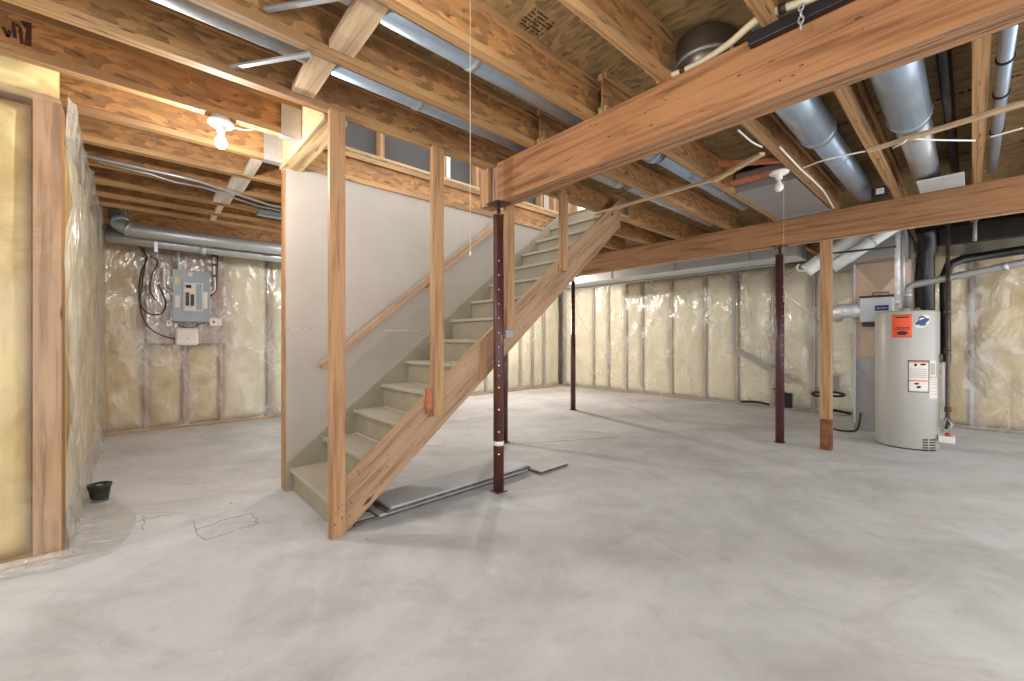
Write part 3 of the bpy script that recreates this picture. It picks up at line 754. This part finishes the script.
wire([(3.35, .905, JB-.008), (3.9, .91, JB-.01), (4.6, .905, JB-.008), (5.3, .95, JB-.012)], .007, 'white', 'white wire stapled along the joist beside the unlit bulb', 'wire')
wire([P(803, 168, Z=JB-.01), P(825, 160, Z=JB-.016), P(866, 151, Z=JB-.01)], .006, 'white', 'white wire crossing under the ducts left of the speckled joist', 'wire')
wire([P(893, 148, Z=JB-.03), P(903, 143, Z=JB-.04), P(910, 139, Z=JB-.012), P(938, 140, Z=JB-.012), P(975, 140.5, Z=JB-.01)], .006, 'white', 'white wire hooked under the largest duct', 'wire')
wire([P(990, 137, Z=JB-.01), P(1023, 128, Z=JB-.01)], .006, 'white', 'white wire at the right edge near the blue strapped pipe', 'wire')

# on top of / beside the near beam
wire([P(x, y, Z=BZ1+.025) for x, y in ((657,81),(683,71),(705,60),(730,43),(757,20),(785,8),(830,-6))], .016, 'ivory', 'thick ivory cable strapped along the top of the near beam', 'cable')
cb = bpy.data.objects[[o.name for o in C.objects if o.get('label') == 'thick ivory cable strapped along the top of the near beam'][0]]
for p in (P(681, 72, Z=BZ1+.025), P(779, 10, Z=BZ1+.025)):
    MB().tube([Vector(p), Vector(p)+Vector((0,-.025,0))], .021, 10).build('strap', M['brown'], cb)
bt = thing('duct_boot', (2.25, .95, JB), 'dark round metal duct boot above the near beam with a clamp ring', 'duct')
MB().lathe((2.25, .95, JB+.012), [(.13, .0), (.148, .08), (.148, .2), (.12, .226)], 28).build('collar', M['boot'], bt)
MB().lathe((2.25, .95, JB+.09), [(.15, 0), (.158, .01), (.15, .022)], 28).build('clamp_ring', M['galv_d'], bt)
bk = thing('black_rail', (2.05, .4, BZ1), 'black bar lying along the near beam at the top edge', 'rail')
MB().box(2.03, 2.0685, -.4, .672, BZ1-.05, BZ1+.002).build('bar', M['black'], bk, .004)
MB().tube([(2.04, .66, BZ1+.03), (2.04, .54, BZ1+.035)], .018, 12).build('bolt', M['galv_d'], bk)
ch = MB()
for k in range(4): 
    cc = P(801, 7, X=2.018)+Vector((0, 0, -k*.026)); ax = (0,1,0) if k%2 else (1,0,0)
    q = [cc+Vector((0, .009*math.cos(t), .016*math.sin(t))) if not k%2 else cc+Vector((.007*math.cos(t), 0, .016*math.sin(t))) for t in [2*PI*i/10 for i in range(11)]]
    ch.tube(q, .0035, 6, False)
tag(ch.build('short_chain', M['galv']), 'short steel chain hanging at the near beam top', 'chain')

# ------------------------------------------------------------------ bulbs
def fixture(x, y, z, label, lit, cord=None, cordoff=(.05,-.02)):
    t = thing('bulb_fixture', (x, y, z), label, 'light', 'bare bulb lamp holders')
    MB().lathe((x, y, z), [(.07, 0), (.07, -.012), (.06, -.02), (.028, -.026), (.024, -.055), (.02, -.062)], 24).build('lamp_holder', M['white'], t)
    MB().lathe((x, y, z-.062), [(.013, 0), (.016, -.02), (.029, -.045), (.032, -.062), (.028, -.08), (.015, -.093), (.002, -.097)], 20).build('bulb', M['bulb'] if lit else M['bulb_off'], t)
    if cord is not None:
        cx, cy = x+cordoff[0], y+cordoff[1]
        MB().tube([(x+cordoff[0]*.5, y+cordoff[1]*.5, z-.04), (cx, cy, z-.06), (cx, cy, cord)], .0011, 6).build('pull_cord', M['ivory'], t)
        MB().lathe((cx, cy, cord), [(.002, 0), (.004, -.01), (.002, -.016)], 8).build('cord_knob', M['ivory'], t)
    return t
def lamp(x, y, z, e, c=(255,251,246), r=.035):
    l = bpy.data.lights.new('bulb_light', 'POINT'); l.energy = e; l.color = lin(c)[:3]; l.shadow_soft_size = r
    o = bpy.data.objects.new('bulb_light', l); C.objects.link(o); o.location = (x, y, z)
L1 = (.395, 3.09, JB-.03)
tag(MB().lathe((.395, 3.09, JB-.0295), [(.05, 0), (.052, .003), (.052, .026), (.05, .029)], 20).build('ceiling_box', M['galv']), 'round steel box between the lit bulb holder and the joist', 'junction box')
fixture(*L1, 'lit bare bulb in a white holder under the bright joist', True)
wire([(.40, 3.10, JB-.01), (.47, 3.10, JB-.03), (.53, 3.09, JB-.03), (.58, 3.08, JB-.006)], .005, 'ivory', 'short ivory wire leading to the lit bulb holder', 'wire')
L2 = (.76, 1.085, JB-.002)
fixture(*L2, 'overhead bulb above the photo edge whose pull cord hangs before the stairs', True, 1.45, (.02,-.03))
L3 = (5.9, 6.1, JB-.002)
fixture(*L3, 'lit bulb in the far corner hidden behind the stairs', True)
L4 = P(779, 172, Z=JB-.012)
fixture(L4.x, L4.y, JB-.012, 'unlit white bulb under the joists with a long pull cord', False, 1.50, (.05,-.02))
tag(MB().box(L4.x-.06, L4.x+.06, .981, 1.459, JB-.011, JB-.001).build('lamp_board', M['redwood']), 'board across the bay carrying the unlit bulb', 'board')

# ------------------------------------------------------------------ electrical corner
PB = 7.03
pbd = tag(MB().box(.14, .93, PB, PB+.018, 1.12, 2.36).build('backing_board', M['backboard'], bevel=.002), 'brown plywood backing board behind the electrical panel', 'board')
ep = thing('electrical_panel', (.565, PB, 1.42), 'grey electrical breaker panel on the brown board', 'electrical panel')
x0, x1, z0, z1 = .375, .755, 1.425, 2.085; F = PB-.105
MB().box(x0, x1, F+.008, PB-.0005, z0, z1).build('box', M['grey'], ep, .004)
MB().box(x0-.008, x1+.008, F, F+.0075, z0-.008, z1+.008).build('cover', M['grey'], ep, .003)
MB().box(.475, .685, F-.012, F-.0005, 1.555, 1.94).build('door_frame', M['lightgrey'], ep, .004)
bst = MB().box(.49, .60, F-.0145, F-.0125, 1.575, 1.92).build('breaker_strip', M['label'], ep)
MB().box(.612, .675, F-.0145, F-.0125, 1.575, 1.92).build('door_panel', M['grey'], ep)
MB().box(.395, .44, F-.003, F-.0005, 1.60, 1.75).build('info_label', M['label'], ep)
MB().box(.69, .735, F-.003, F-.0005, 1.60, 1.82).build('info_label', M['label'], ep)
MB().box(.39, .435, F-.003, F-.0005, 1.90, 2.0).build('yellow_label', plain('pale_yellow_label', (214,206,150), .6), ep)
MB().box(.53, .575, F-.003, F-.0005, 2.02, 2.065).build('top_label', M['label'], ep)
for c_ in range(2):
    for r_ in range(10 if c_ == 0 else 9):
        zz = 1.585+.022*r_; xx = .502+.052*c_
        MB().box(xx, xx+.036, F-.022, F-.0148, zz, zz+.018).build('breaker', M['ink'] if r_ > 1 else M['label'], bst)
MB().box(.505, .56, F-.022, F-.0148, 1.86, 1.90).build('main_breaker', M['ink'], bst)
nbx = thing('network_box', (.515, PB, 1.10), 'white rounded plastic box below the electrical panel', 'box')
MB().box(.40, .64, F+.02, PB-.001, 1.105, 1.335).build('body', M['white'], nbx, .025)
MB().lathe((.525, F+.0198, 1.20), [(.007, 0), (.007, .003)], 10, (0,-1,0)).build('lock', M['ink'], nbx)
jx = thing('junction_box', (.83, PB, 1.38), 'small white twin box at the lower right of the panel', 'junction box')
MB().box(.765, .845, PB-.06, PB-.001, 1.37, 1.475).build('body', M['white'], jx, .004)
MB().box(.847, .905, PB-.055, PB-.001, 1.375, 1.47).build('side_box', M['label'], jx, .004)
MB().box(.80, .82, PB-.062, PB-.0605, 1.41, 1.44).build('window', M['ink'], jx)
ol = thing('outlet_plate', (.32, PB, 1.3), 'small white outlet plate left of the panel foot', 'outlet')
MB().box(.31, .37, PB-.012, PB-.001, 1.36, 1.44).build('plate', M['white'], ol, .003); MB().box(.332, .348, PB-.0135, PB-.0125, 1.39, 1.41).build('socket', M['ink'], ol)
o2 = thing('outlet_plate', (.22, PB, 1.5), 'small white wall plate inside the black cable loop', 'outlet')
MB().box(.20, .255, PB-.012, PB-.001, 1.46, 1.53).build('plate', M['white'], o2, .003); MB().box(.22, .235, PB-.0135, PB-.0125, 1.485, 1.505).build('socket', M['labelgrey'], o2)
Wp = lambda px, py: P(px, py, Y=PB-.05)
wire([Wp(139, 246), Wp(147, 258), Wp(142, 270), Wp(139, 290), Wp(142, 308), Wp(152, 314), Wp(162, 313), Wp(166, 303), Wp(162, 292), Wp(158, 284)], .007, 'black', 'thick black cable looping down left of the panel', 'cable')
wire([Wp(146, 258), Wp(142, 285), Wp(140, 305), Wp(145, 322), Wp(155, 332), Wp(170, 338), Wp(176, 338)], .007, 'brown', 'brown cable trailing from the black loop to the white box', 'cable')
wire([Wp(150, 256), Wp(158, 262), Wp(152, 275), Wp(150, 290), Wp(156, 300)], .007, 'brown', 'thin brown cable behind the black loop', 'cable')
wire([Wp(164, 266), Wp(164, 280), Wp(165, 288), Wp(170, 291), Wp(174, 291)], .012, 'white', 'white conduit elbow entering the panel from the left', 'conduit')
wire([Wp(166, 282), Wp(170, 289), Wp(174, 284)], .006, 'ivory', 'ivory cable bent into the upper left of the panel', 'cable')
wire([Wp(178, 252), Wp(178.5, 262), Wp(179, 271)], .018, 'lightgrey', 'grey conduit entering the panel top', 'conduit')
wire([Wp(214, 252), Wp(214, 272), Wp(215, 285), Wp(214, 291), Wp(208, 294)], .012, 'white', 'white conduit elbow entering the panel from the right', 'conduit')
wire([Wp(218, 252), Wp(217, 275), Wp(216, 290), Wp(209, 297)], .008, 'brown', 'brown cable beside the right white conduit', 'cable')
wire([Wp(178, 325), Wp(190, 328), Wp(200, 324), Wp(208, 321)], .006, 'brown', 'thin dark wire between the white box and the twin box', 'wire')
for (px, py), l in zip(((214, 256), (214.5, 265), (215, 276)), ('top', 'middle', 'lowest')):
    q = Wp(px, py)
    tag(MB().box(q.x-.025, q.x+.025, q.y-.018, q.y+.02, q.z-.012, q.z+.012).build('cable_clamp', M['ink'], bevel=.003), l+' of three dark clamps on the white conduit right of the panel', 'clamp', 'clamps on the right conduit')
film('plastic_sheeting', (.12, 7.022, 0), (1,0,0), (0,-1,0), .84, 1.13, 2.36, 'film', 'crumpled clear plastic over the brown board around the panel', .013, 8, 30, 40)

# small black pot in the floor by the plastic
pt = thing('floor_pot', (-.185, 4.27, 0), 'small black plastic pot on the floor beside the milky plastic', 'pot')
MB().lathe((-.185, 4.27, .001), [(.048, 0), (.055, .05), (.062, .10), (.068, .105), (.068, .125), (.05, .126), (.045, .06), (.002, .055)], 20).build('pot', M['pot'], pt)
MB().tube([(-.185, 4.27, .05), (-.185, 4.27, .12)], .018, 10).build('stub_pipe', M['galv_d'], pt)

# ------------------------------------------------------------------ boards under the stairs
def sheet(x0, x1, y0, y1, z0, z1, rot, mt, label):
    cx, cy = (x0+x1)/2, (y0+y1)/2; hx, hy = (x1-x0)/2, (y1-y0)/2
    cs, sn = math.cos(rot), math.sin(rot)
    pts = [(cx+cs*a-sn*b, cy+sn*a+cs*b, z0) for a, b in ((-hx,-hy),(hx,-hy),(hx,hy),(-hx,hy))]
    tag(MB().prism(pts, (0,0,z1-z0)).build('drywall_offcut', M[mt], bevel=.002), label, 'board', 'boards stacked under the stairs')
sheet(1.02, 2.50, 2.62, 2.90, .0005, .019, .03, 'gyp_dark', 'lowest dark stained board under the stacked boards')
sheet(1.18, 2.58, 2.615, 2.90, .0195, .036, .035, 'gyp_grey', 'third board down in the stack under the stairs')
sheet(1.22, 2.60, 2.60, 2.90, .0365, .054, .04, 'gyp_dark', 'second board down in the stack under the stairs')
sheet(1.25, 2.56, 2.605, 2.90, .0545, .072, .045, 'gyp_grey', 'long grey board on top of the stack under the stairs')
sheet(2.62, 3.0, 2.53, 2.86, .0005, .016, .02, 'gyp_dark', 'lower dark board past the stack, right of the red column')
sheet(2.63, 3.01, 2.54, 2.84, .0165, .03, .03, 'gyp_pale', 'short pale board past the stack, right of the red column')
tag(MB().box(1.0, 1.17, 2.63, 2.72, .015, .022).build('drywall_offcut', M['gyp_pale']), 'small bluish scrap at the near end of the stack', 'board', 'boards stacked under the stairs')

# ------------------------------------------------------------------ water heater and furnace
HX, HY, HR, HT = 6.405, .494, .265, 1.495
wh = thing('water_heater', (HX, HY, 0), 'tall grey cylindrical water heater with an orange sticker', 'water heater')
MB().lathe((HX, HY, .012), [(HR-.012, 0), (HR, .012), (HR, HT-.03), (HR-.006, HT-.018), (HR-.03, HT-.012)], 64).build('tank', M['heater'], wh)
MB().lathe((HX, HY, .0005), [(HR-.03, 0), (HR-.03, .012)], 40).build('base_ring', M['ink'], wh)
va = math.atan2(-HY, -HX)       # direction from the tank to the viewer
def on_tank(name, px0, px1, z0, z1, mt, off=.0015, shape=None, par=None):
    """patch wrapped on the tank between photo columns px0, px1"""
    def ang(px):
        r = (px-512)/417.; dx, dy = C47+S47*r, S47-C47*r
        A = dx*dx+dy*dy; B = -2*(dx*HX+dy*HY); Cc = HX*HX+HY*HY-HR*HR
        disc = max(B*B-4*A*Cc, 0); t = (-B-math.sqrt(disc))/(2*A)
        return math.atan2(dy*t-HY, dx*t-HX)
    a0, a1 = ang(px0), ang(px1)
    if a1-a0 > PI: a1 -= 2*PI
    if a0-a1 > PI: a1 += 2*PI
    R = HR+off
    if shape is None:
        f = lambda u, v: Vector((HX+R*math.cos(a0+(a1-a0)*u), HY+R*math.sin(a0+(a1-a0)*u), z0+(z1-z0)*v))
    else:
        def f(u, v):
            cu, cv = u*2-1, v*2-1
            # square to disc
            x = cu*math.sqrt(1-cv*cv/2); y = cv*math.sqrt(1-cu*cu/2)
            y2 = y + shape*x
            aa = a0+(a1-a0)*(x+1)/2
            return Vector((HX+R*math.cos(aa), HY+R*math.sin(aa), (z0+z1)/2+(z1-z0)/2*y2))
    n = Vector((math.cos((a0+a1)/2), math.sin((a0+a1)/2), 0))
    return MB().grid(f, 10, 10, -n*.001).build(name, M[mt], par or wh)
zt = lambda py: CAMZ+(340.5-py)*4.50/417
os_ = on_tank('orange_sticker', 892, 912, zt(337.5), zt(314.5), 'orange')
os_['label'] = 'orange sticker'
on_tank('sticker_print', 895.5, 909, zt(318), zt(316.8), 'ink', .003, par=os_)
for py in (327.5, 329): on_tank('sticker_print', 895, 910, zt(py+.5), zt(py-.2), 'stain', .003, par=os_)
on_tank('sticker_oval', 897, 908, zt(335), zt(331), 'ink', .003, .0, par=os_)
dc = on_tank('oval_decal', 914, 930, zt(328), zt(315.5), 'label', .0016, .42)
on_tank('decal_arc', 917.5, 926.5, zt(325.5), zt(316.5), 'blue', .003, .0, par=dc)
on_tank('decal_arc_inner', 918.6, 925.4, zt(323.5), zt(318), 'label', .004, .0, par=dc)
on_tank('decal_green', 919.5, 926, zt(326.3), zt(323.6), 'green', .005, .2, par=dc)
on_tank('decal_band', 915, 929, zt(324.2), zt(319.6), 'blue', .006, .95, par=dc)
wl_ = on_tank('warning_label', 908, 929, zt(391.5), zt(360), 'label')
for (q0, q1, y0, y1) in ((908, 929, 361, 360), (908, 929, 391.5, 390.7), (908, 908.7, 391, 360), (928.4, 929, 391, 360)): on_tank('label_border', q0, q1, zt(y1 if y1 > y0 else y0), zt(min(y0, y1)), 'ink', .003, par=wl_)
for py in (361.6, 380): on_tank('label_stripe', 909, 928, zt(py+.7), zt(py-.4), 'orange', .003, par=wl_)
for py in (368.5, 370.5, 372.5, 374.5, 376.5): on_tank('label_print', 910, 927, zt(py+.35), zt(py-.25), 'labelgrey', .003)
for (q0, q1, y0, y1) in ((914, 917, 366, 363), (920, 926, 365, 363), (914, 919, 384, 382), (916.5, 921, 387.5, 385)): on_tank('label_picture', q0, q1, zt(y0), zt(y1), 'ink', .003, .2)
on_tank('side_label', 929.5, 935.5, zt(376), zt(360), 'label'); on_tank('label_picture', 930.5, 934.5, zt(374), zt(363), 'labelgrey', .003)
on_tank('lower_label', 929, 937, zt(398), zt(377), 'label')
for py in (379, 381.5, 384, 387, 390, 393): on_tank('label_print', 930, 936, zt(py+.3), zt(py-.3), 'labelgrey', .003)
for r_ in range(5):
    for c_ in range(2):
        on_tank('vent_slot', 922.5+7*c_, 928+7.3*c_, zt(438.5+2.6*r_), zt(437.2+2.6*r_), 'ink', .002)
for q, (dx, dy) in enumerate(((-.02, .07), (.0, -.09), (-.08, .02))):
    MB().lathe((HX+dx, HY+dy, HT-.014), [(.03, 0), (.03, .03), (.02, .032), (.02, .05)], 14).build('pipe_nipple', M['galv'] if q else M['white'], wh)
gv = P(938, 442, X=6.3)
MB().box(HX-.13, HX+.02, HY-HR-.11, HY-HR+.01, .10, .17).build('gas_valve', M['white'], wh, .006)
MB().lathe((HX-.10, HY-HR-.06, .17), [(.022, 0), (.022, .03)], 12).build('valve_knob', M['red'], wh)
MB().box(HX-.06, HX-.0, HY-HR-.02, HY-HR+.012, .95, 1.02).build('cover_plate', M['iron'], wh)
MB().tube([(HX-.1, HY-HR-.05, .16), (HX-.12, HY-HR-.09, .3), (HX-.1, HY-HR-.05, .36), (HX-.08, HY-HR-.02, .2)], .006, 8).build('gas_tube', M['galv'], wh)
rl_ = duct('relief_pipe', [(HX-.02, HY-HR-.025, .94), (HX-.03, HY-HR-.03, .9), (HX-.03, HY-HR-.03, .25)], .014, 'white', 'white relief pipe down the side of the water heater', 'pipe')
gp = duct('gas_pipe', [(6.355, .17, 2.5), (6.355, .17, .30), (6.36, .19, .24)], .017, 'iron', 'black iron gas pipe dropping beside the water heater', 'pipe')
for z in (1.45, 1.02, .42, .30): MB().lathe((6.355, .17, z), [(.027, 0), (.027, .05)], 12).build('coupling', M['iron'], gp)
MB().box(6.30, 6.335, .135, .155, .455, .47).build('shutoff_handle', M['red'], gp)
tp = thing('tape_hanger', (6.42, .165, .5), 'pale strip of paper hanging beside the gas pipe', 'strip')
MB().box(6.40, 6.405, .205, .235, .50, .80).build('strip', M['label'], tp)
fl = duct('flue_pipe', [(HX+.0, HY-.01, HT+.035), (HX, HY-.01, 1.74), (HX, HY-.03, 1.775), (HX, HY-.07, 1.79), (HX, -.29, 1.92), (HX, -.6, 1.975)], .036, 'galv_d', 'pale flue pipe bending from the water heater toward the right edge', 'pipe')
MB().tube([(HX, -.2, 1.902), (HX, -.24, 1.909)], .041, 18).build('coupling', M['galv'], fl)
MB().tube([(HX, HY-.01, 1.66), (HX, HY-.01, 1.70)], .041, 18).build('coupling', M['galv'], fl)
foil = steel('crinkled_foil', (236,238,240), .3, .25); bump(foil.node_tree, foil.node_tree.nodes['Principled BSDF'], tex(foil.node_tree, coords(foil.node_tree), 14, 3), .9, .03); M['foil'] = foil
duct('water_pipe', [(HX-.02, HY+.07, HT+.035), (HX-.02, HY+.07, 2.5)], .026, 'foil', 'foil wrapped water pipe rising from the heater top', 'pipe')
duct('water_pipe', [(HX-.02, HY+.02, HT-.01), (HX-.02, HY+.02, 2.5)], .014, 'galv', 'bare grey water pipe beside the foil wrapped one', 'pipe')

# furnace group
fx0, fx1, fy0, fy1 = 6.98, 7.62, .50, 1.035
fn = thing('furnace', (7.3, .77, 0), 'tan sheet-metal furnace ducting standing behind the water heater', 'furnace')
def xbox(name, x0, x1, y0, y1, z0, z1, mt, dent=.03):
    m = MB(); m.box(x0, x1, y0, y1, z0, z1)
    bm = m.bm
    bm.faces.ensure_lookup_table()
    for f in list(bm.faces):
        n = f.normal if f.normal.length else None
        f.normal_update()
        if abs(f.normal.z) < .5:
            c_ = f.calc_center_median(); out = c_-Vector(((x0+x1)/2, (y0+y1)/2, (z0+z1)/2)); out.normalize()
            r = bmesh.ops.poke(bm, faces=[f]); r['verts'][0].co += out*dent
    return m.build(name, M[mt], fn)
xbox('return_drop', fx0, fx1, fy0, fy1, .002, .96, 'galv_d', .025)
xbox('cabinet', fx0, fx1, fy0, fy1, .962, 1.40, 'tan_steel', .012)
xbox('plenum', fx0, fx1, fy0, fy1, 1.402, 2.16, 'tan_steel', .075)
MB().box(6.72, 7.7, .52, 1.35, 2.162, 2.48).build('plenum_head', M['galv_d'], fn, .003)
MB().box(fx0-.012, fx0-.001, fy1-.018, fy1+.004, .1, 2.16).build('corner_strip', M['lightgrey'], fn)
hb = thing('humidifier', (6.85, .79, 1.36), 'white box humidifier with a navy label on the furnace ducting', 'humidifier')
MB().box(6.75, 6.955, .635, .945, 1.40, 1.70).build('housing', M['lightgrey'], hb, .008)
MB().box(6.745, 6.955, .63, .95, 1.7005, 1.725).build('lid', M['brown'], hb, .003)
MB().box(6.76, 6.94, .66, .925, 1.345, 1.399).build('drip_tray', M['brown'], hb, .003)
npl = MB().box(6.746, 6.7495, .675, .80, 1.535, 1.60).build('name_plate', M['navy'], hb)
MB().tube([(6.80, .83, 1.725), (6.80, .83, 1.76), (6.80, .68, 1.76), (6.80, .68, 1.725)], .006, 8).build('handle', M['iron'], hb)
tx = bpy.data.curves.new('name', 'FONT'); tx.body = 'Aprilaire'; tx.size = .030; tx.extrude = .0006; tx.align_x = 'CENTER'; tx.align_y = 'CENTER'
to = bpy.data.objects.new('name_lettering', tx); C.objects.link(to)
dg = bpy.context.evaluated_depsgraph_get(); me = bpy.data.meshes.new_from_object(to.evaluated_get(dg)); bpy.data.objects.remove(to)
to = bpy.data.objects.new('name_lettering', me); C.objects.link(to); me.materials.append(M['label']); to.parent = npl
to.rotation_euler = (PI/2, 0, -PI/2); to.location = Vector((6.7455, .7375, 1.567))-world_loc(npl)
fd = MB(); pts = [Vector((6.92, .90, 1.55)), Vector((6.80, 1.02, 1.55)), Vector((6.78, 1.10, 1.55)), Vector((6.85, 1.19, 1.54)), Vector((7.0, 1.22, 1.5))]
pp, rr = [], []
for i in range(len(pts)-1):
    for k in range(8): pp.append(pts[i].lerp(pts[i+1], k/8)); rr.append(.078+(.007 if k % 2 else 0))
fd.tube([Vector((6.86, .975, 1.55))]+[p for p in pp if p.y > 1.0], [.085]*1+[r+.008 for p, r in zip(pp, rr) if p.y > 1.0], 20)
tag(fd.build('flexible_duct', M['foil']), 'crinkled silver flexible duct curling from the humidifier', 'duct')
duct('round_duct', [(7.12, .38, .9), (7.12, .38, 2.16), (7.12, .36, 2.28), (7.05, .36, 2.42), (6.95, .38, 2.5)], .085, 'blackfoil', 'thick black wrapped duct standing behind the flue pipe', 'duct', 'black ducts behind the heater')
duct('round_duct', [(7.22, .215, .9), (7.22, .215, 1.95), (7.25, .18, 2.08), (7.35, .08, 2.14), (7.4, -.3, 2.18), (7.4, -1.2, 2.24)], .05, 'blackfoil', 'curved black duct bending to the right behind the gas pipe', 'duct', 'black ducts behind the heater')
bd = thing('wrapped_trunk', (7.6, -.5, 2.33), 'wide black wrapped duct in the dark upper right, above the flue', 'duct')
MB().box(7.15, 8.08, -2.4, .28, 2.30, JB-.004).build('body', M['blackfoil'], bd, .02)
MB().tube([(8.09, -2.4, 2.29), (8.09, .1, 2.29)], .014, 8).build('foil_seam', M['foil'], bd)
duct('hanging_pipe', [(6.45, -.02, 2.5), (6.45, -.02, 2.28), (6.45, -.02, 2.2)], .016, 'galv_d', 'short grey pipe stub hanging in the dark upper right', 'pipe')
duct('black_rod', [(6.02, 1.12, 2.185), (6.1, .55, 2.185)], .011, 'black', 'thin black rod running from the timber post to the heater pipes', 'rod')
wire([(6.86, .95, .25), (6.8, .97, .06), (6.75, 1.02, .02), (6.74, 1.15, .012), (6.85, 1.25, .012)], .012, 'black', 'black hose on the floor at the furnace foot', 'hose')
# things on the far wall behind the timber post
cw = MB()
for (q0, q1) in ((811.5, 825), (825, 845)):
    a, b_ = P(q0, 394, X=8.1), P(q1, 394.5, X=8.1)
    cc = (a+b_)/2; ry_ = abs(a.y-b_.y)/2
    for s in (1, .75):
        cw.tube([cc+Vector((0, ry_*s*math.cos(t), .035*s*math.sin(t))) for t in [2*PI*i/20 for i in range(21)]], .012, 8, False)
tag(cw.build('coiled_hose', M['black']), 'black coiled hose hung low on the far wall behind the timber post', 'hose')
tag(MB().box(8.11, 8.15, P(834.5, 388, X=8.12).y-.05, P(834.5, 388, X=8.12).y+.05, .36, .62).build('hose_bracket', M['galv_d'], bevel=.004), 'grey bracket above the coiled hose', 'bracket')
wv = thing('wall_valve', P(787, 408, X=8.05), 'small black pump valve at the wall foot right of the plum column', 'valve')
q = P(786.5, 403, X=8.05)
MB().box(8.02, 8.10, q.y-.08, q.y+.05, .05, .30).build('body', M['black'], wv, .015)
MB().tube([(8.05, q.y+.02, .3), (8.04, q.y+.12, .36), (8.05, q.y+.2, .34)], .015, 8).build('hose', M['black'], wv)
q = P(776, 404, X=8.0); wire([q+Vector((0,.55,-.02)), q+Vector((0,.3,.0)), q+Vector((0,.1,-.02))], .02, 'black', 'black hose on the floor left of the plum column', 'hose')
q = P(838, 411, X=8.0); wire([q+Vector((0,.12,.01)), q, q+Vector((0,-.16,-.02))], .02, 'black', 'short black hose end on the floor past the timber post', 'hose')

# ------------------------------------------------------------------ marks on the joists and deck
j2 = [o for o in C.objects if o.get('label', '').startswith('bright I-joist')][0]
m = MB(); yq = 3.06+.024-.0015
pts = [P(x, y, Y=yq) for x, y in ((20, 20), (31.5, 23), (31.5, 47), (24, 45), (26, 30))]
m.prism(pts, (0, .001, 0))
for (q0, q1) in (((3, 27), (8, 37)), ((8, 37), (10, 30)), ((13, 22), (15, 38)), ((16, 24), (19, 27)), ((20, 27), (22, 44))):
    m.bar(P(*q0, Y=yq), P(*q1, Y=yq), .012, .002, (0,1,0))
m.build('ink_stamp', M['stain'], j2)
# printed stamps on the subfloor
def stamp(px, py, nrow, ncol, w, h, ax):
    m = MB(); o = P(px, py, Z=DK-.001)
    for r_ in range(nrow):
        for c_ in range(ncol):
            if random.random() < .25: continue
            a = c_*w+random.random()*w*.2; b = r_*h
            x, y = (o.x+a, o.y+b) if ax == 'X' else (o.x+b, o.y-a)
            if ax == 'X': m.box(x, x+w*.7, y, y+h*.55, DK-.0012, DK-.0004)
            else: m.box(x, x+h*.55, y-w*.7, y, DK-.0012, DK-.0004)
    m.build('printed_stamp', M['stain'], bpy.data.objects['ceiling'])['kind'] = 'stuff'
stamp(535, 8, 6, 14, .011, .022, 'X')
stamp(820, 130, 1, 9, .045, .06, 'Y'); stamp(893, 112, 1, 12, .035, .07, 'Y'); stamp(925, 162, 1, 14, .045, .06, 'Y'); stamp(1000, 80, 1, 10, .03, .05, 'Y')
# floor patches, cracks and thin dark lines
m = MB()
def thin_line(pts, w):
    pts = [P(x, y, Z=.0008) for x, y in pts]; out = []
    for i in range(len(pts)-1):
        for k in range(6):
            q = pts[i].lerp(pts[i+1], k/6); out.append(q+Vector((random.uniform(-.01,.01), random.uniform(-.01,.01), 0)))
    out.append(pts[-1])
    for i in range(len(out)-1): m.bar(out[i], out[i+1], w, .001)
thin_line([(507, 444), (560, 441), (620, 437)], .008)  # thin dark line across the floor from the rear column's foot
thin_line([(622, 404), (645, 411), (668, 421), (700, 424)], .012)
thin_line([(630, 402), (650, 400)], .01)
for q in ([(193, 520), (200, 536), (206, 540)], [(193, 531), (220, 521), (252, 513)], [(252, 513), (258, 524), (240, 528)], [(205, 540), (235, 531)], [(130, 524), (150, 518), (172, 514)], [(143, 515), (144, 530)]): thin_line(q, .0028)
m.build('floor_cracks', plain('dark_crack', (120,112,106), .9, 0, .2, 20), bpy.data.objects['floor'])['kind'] = 'stuff'

# ------------------------------------------------------------------ light
lamp(L1[0], L1[1]-.0, L1[2]-.165, 46)
lamp(L2[0], L2[1], L2[2]-.165, 22)
lamp(L3[0], L3[1], L3[2]-.165, 170, r=.06)
L5_fill = (2.6, 5.36, JB-.002)  # made-up bulb, added out of view to brighten the panel side
fixture(*L5_fill, 'lit bulb behind the stair drywall on the panel side', True)
lamp(L5_fill[0], L5_fill[1], L5_fill[2]-.165, 100)
L6 = (3.3, -1.4, JB-.002)
fixture(*L6, 'lit bulb out of the frame to the right of the near beam', True)
lamp(L6[0], L6[1], L6[2]-.165, 45)
W = bpy.data.worlds.new('world'); bpy.context.scene.world = W; W.use_nodes = True
bg = W.node_tree.nodes['Background']; bg.inputs[0].default_value = (.95, .97, 1.0, 1); bg.inputs[1].default_value = 2.2

sc = bpy.context.scene
sc.view_settings.view_transform = 'Standard'; sc.view_settings.look = 'None'; sc.view_settings.gamma = 1; sc.view_settings.exposure = 0.2
sc.view_settings.use_curve_mapping = False
try:
    sc.cycles.use_denoising = True; sc.cycles.max_bounces = 14; sc.cycles.diffuse_bounces = 8; sc.cycles.transparent_max_bounces = 12
    sc.cycles.sample_clamp_indirect = 6
except Exception: pass
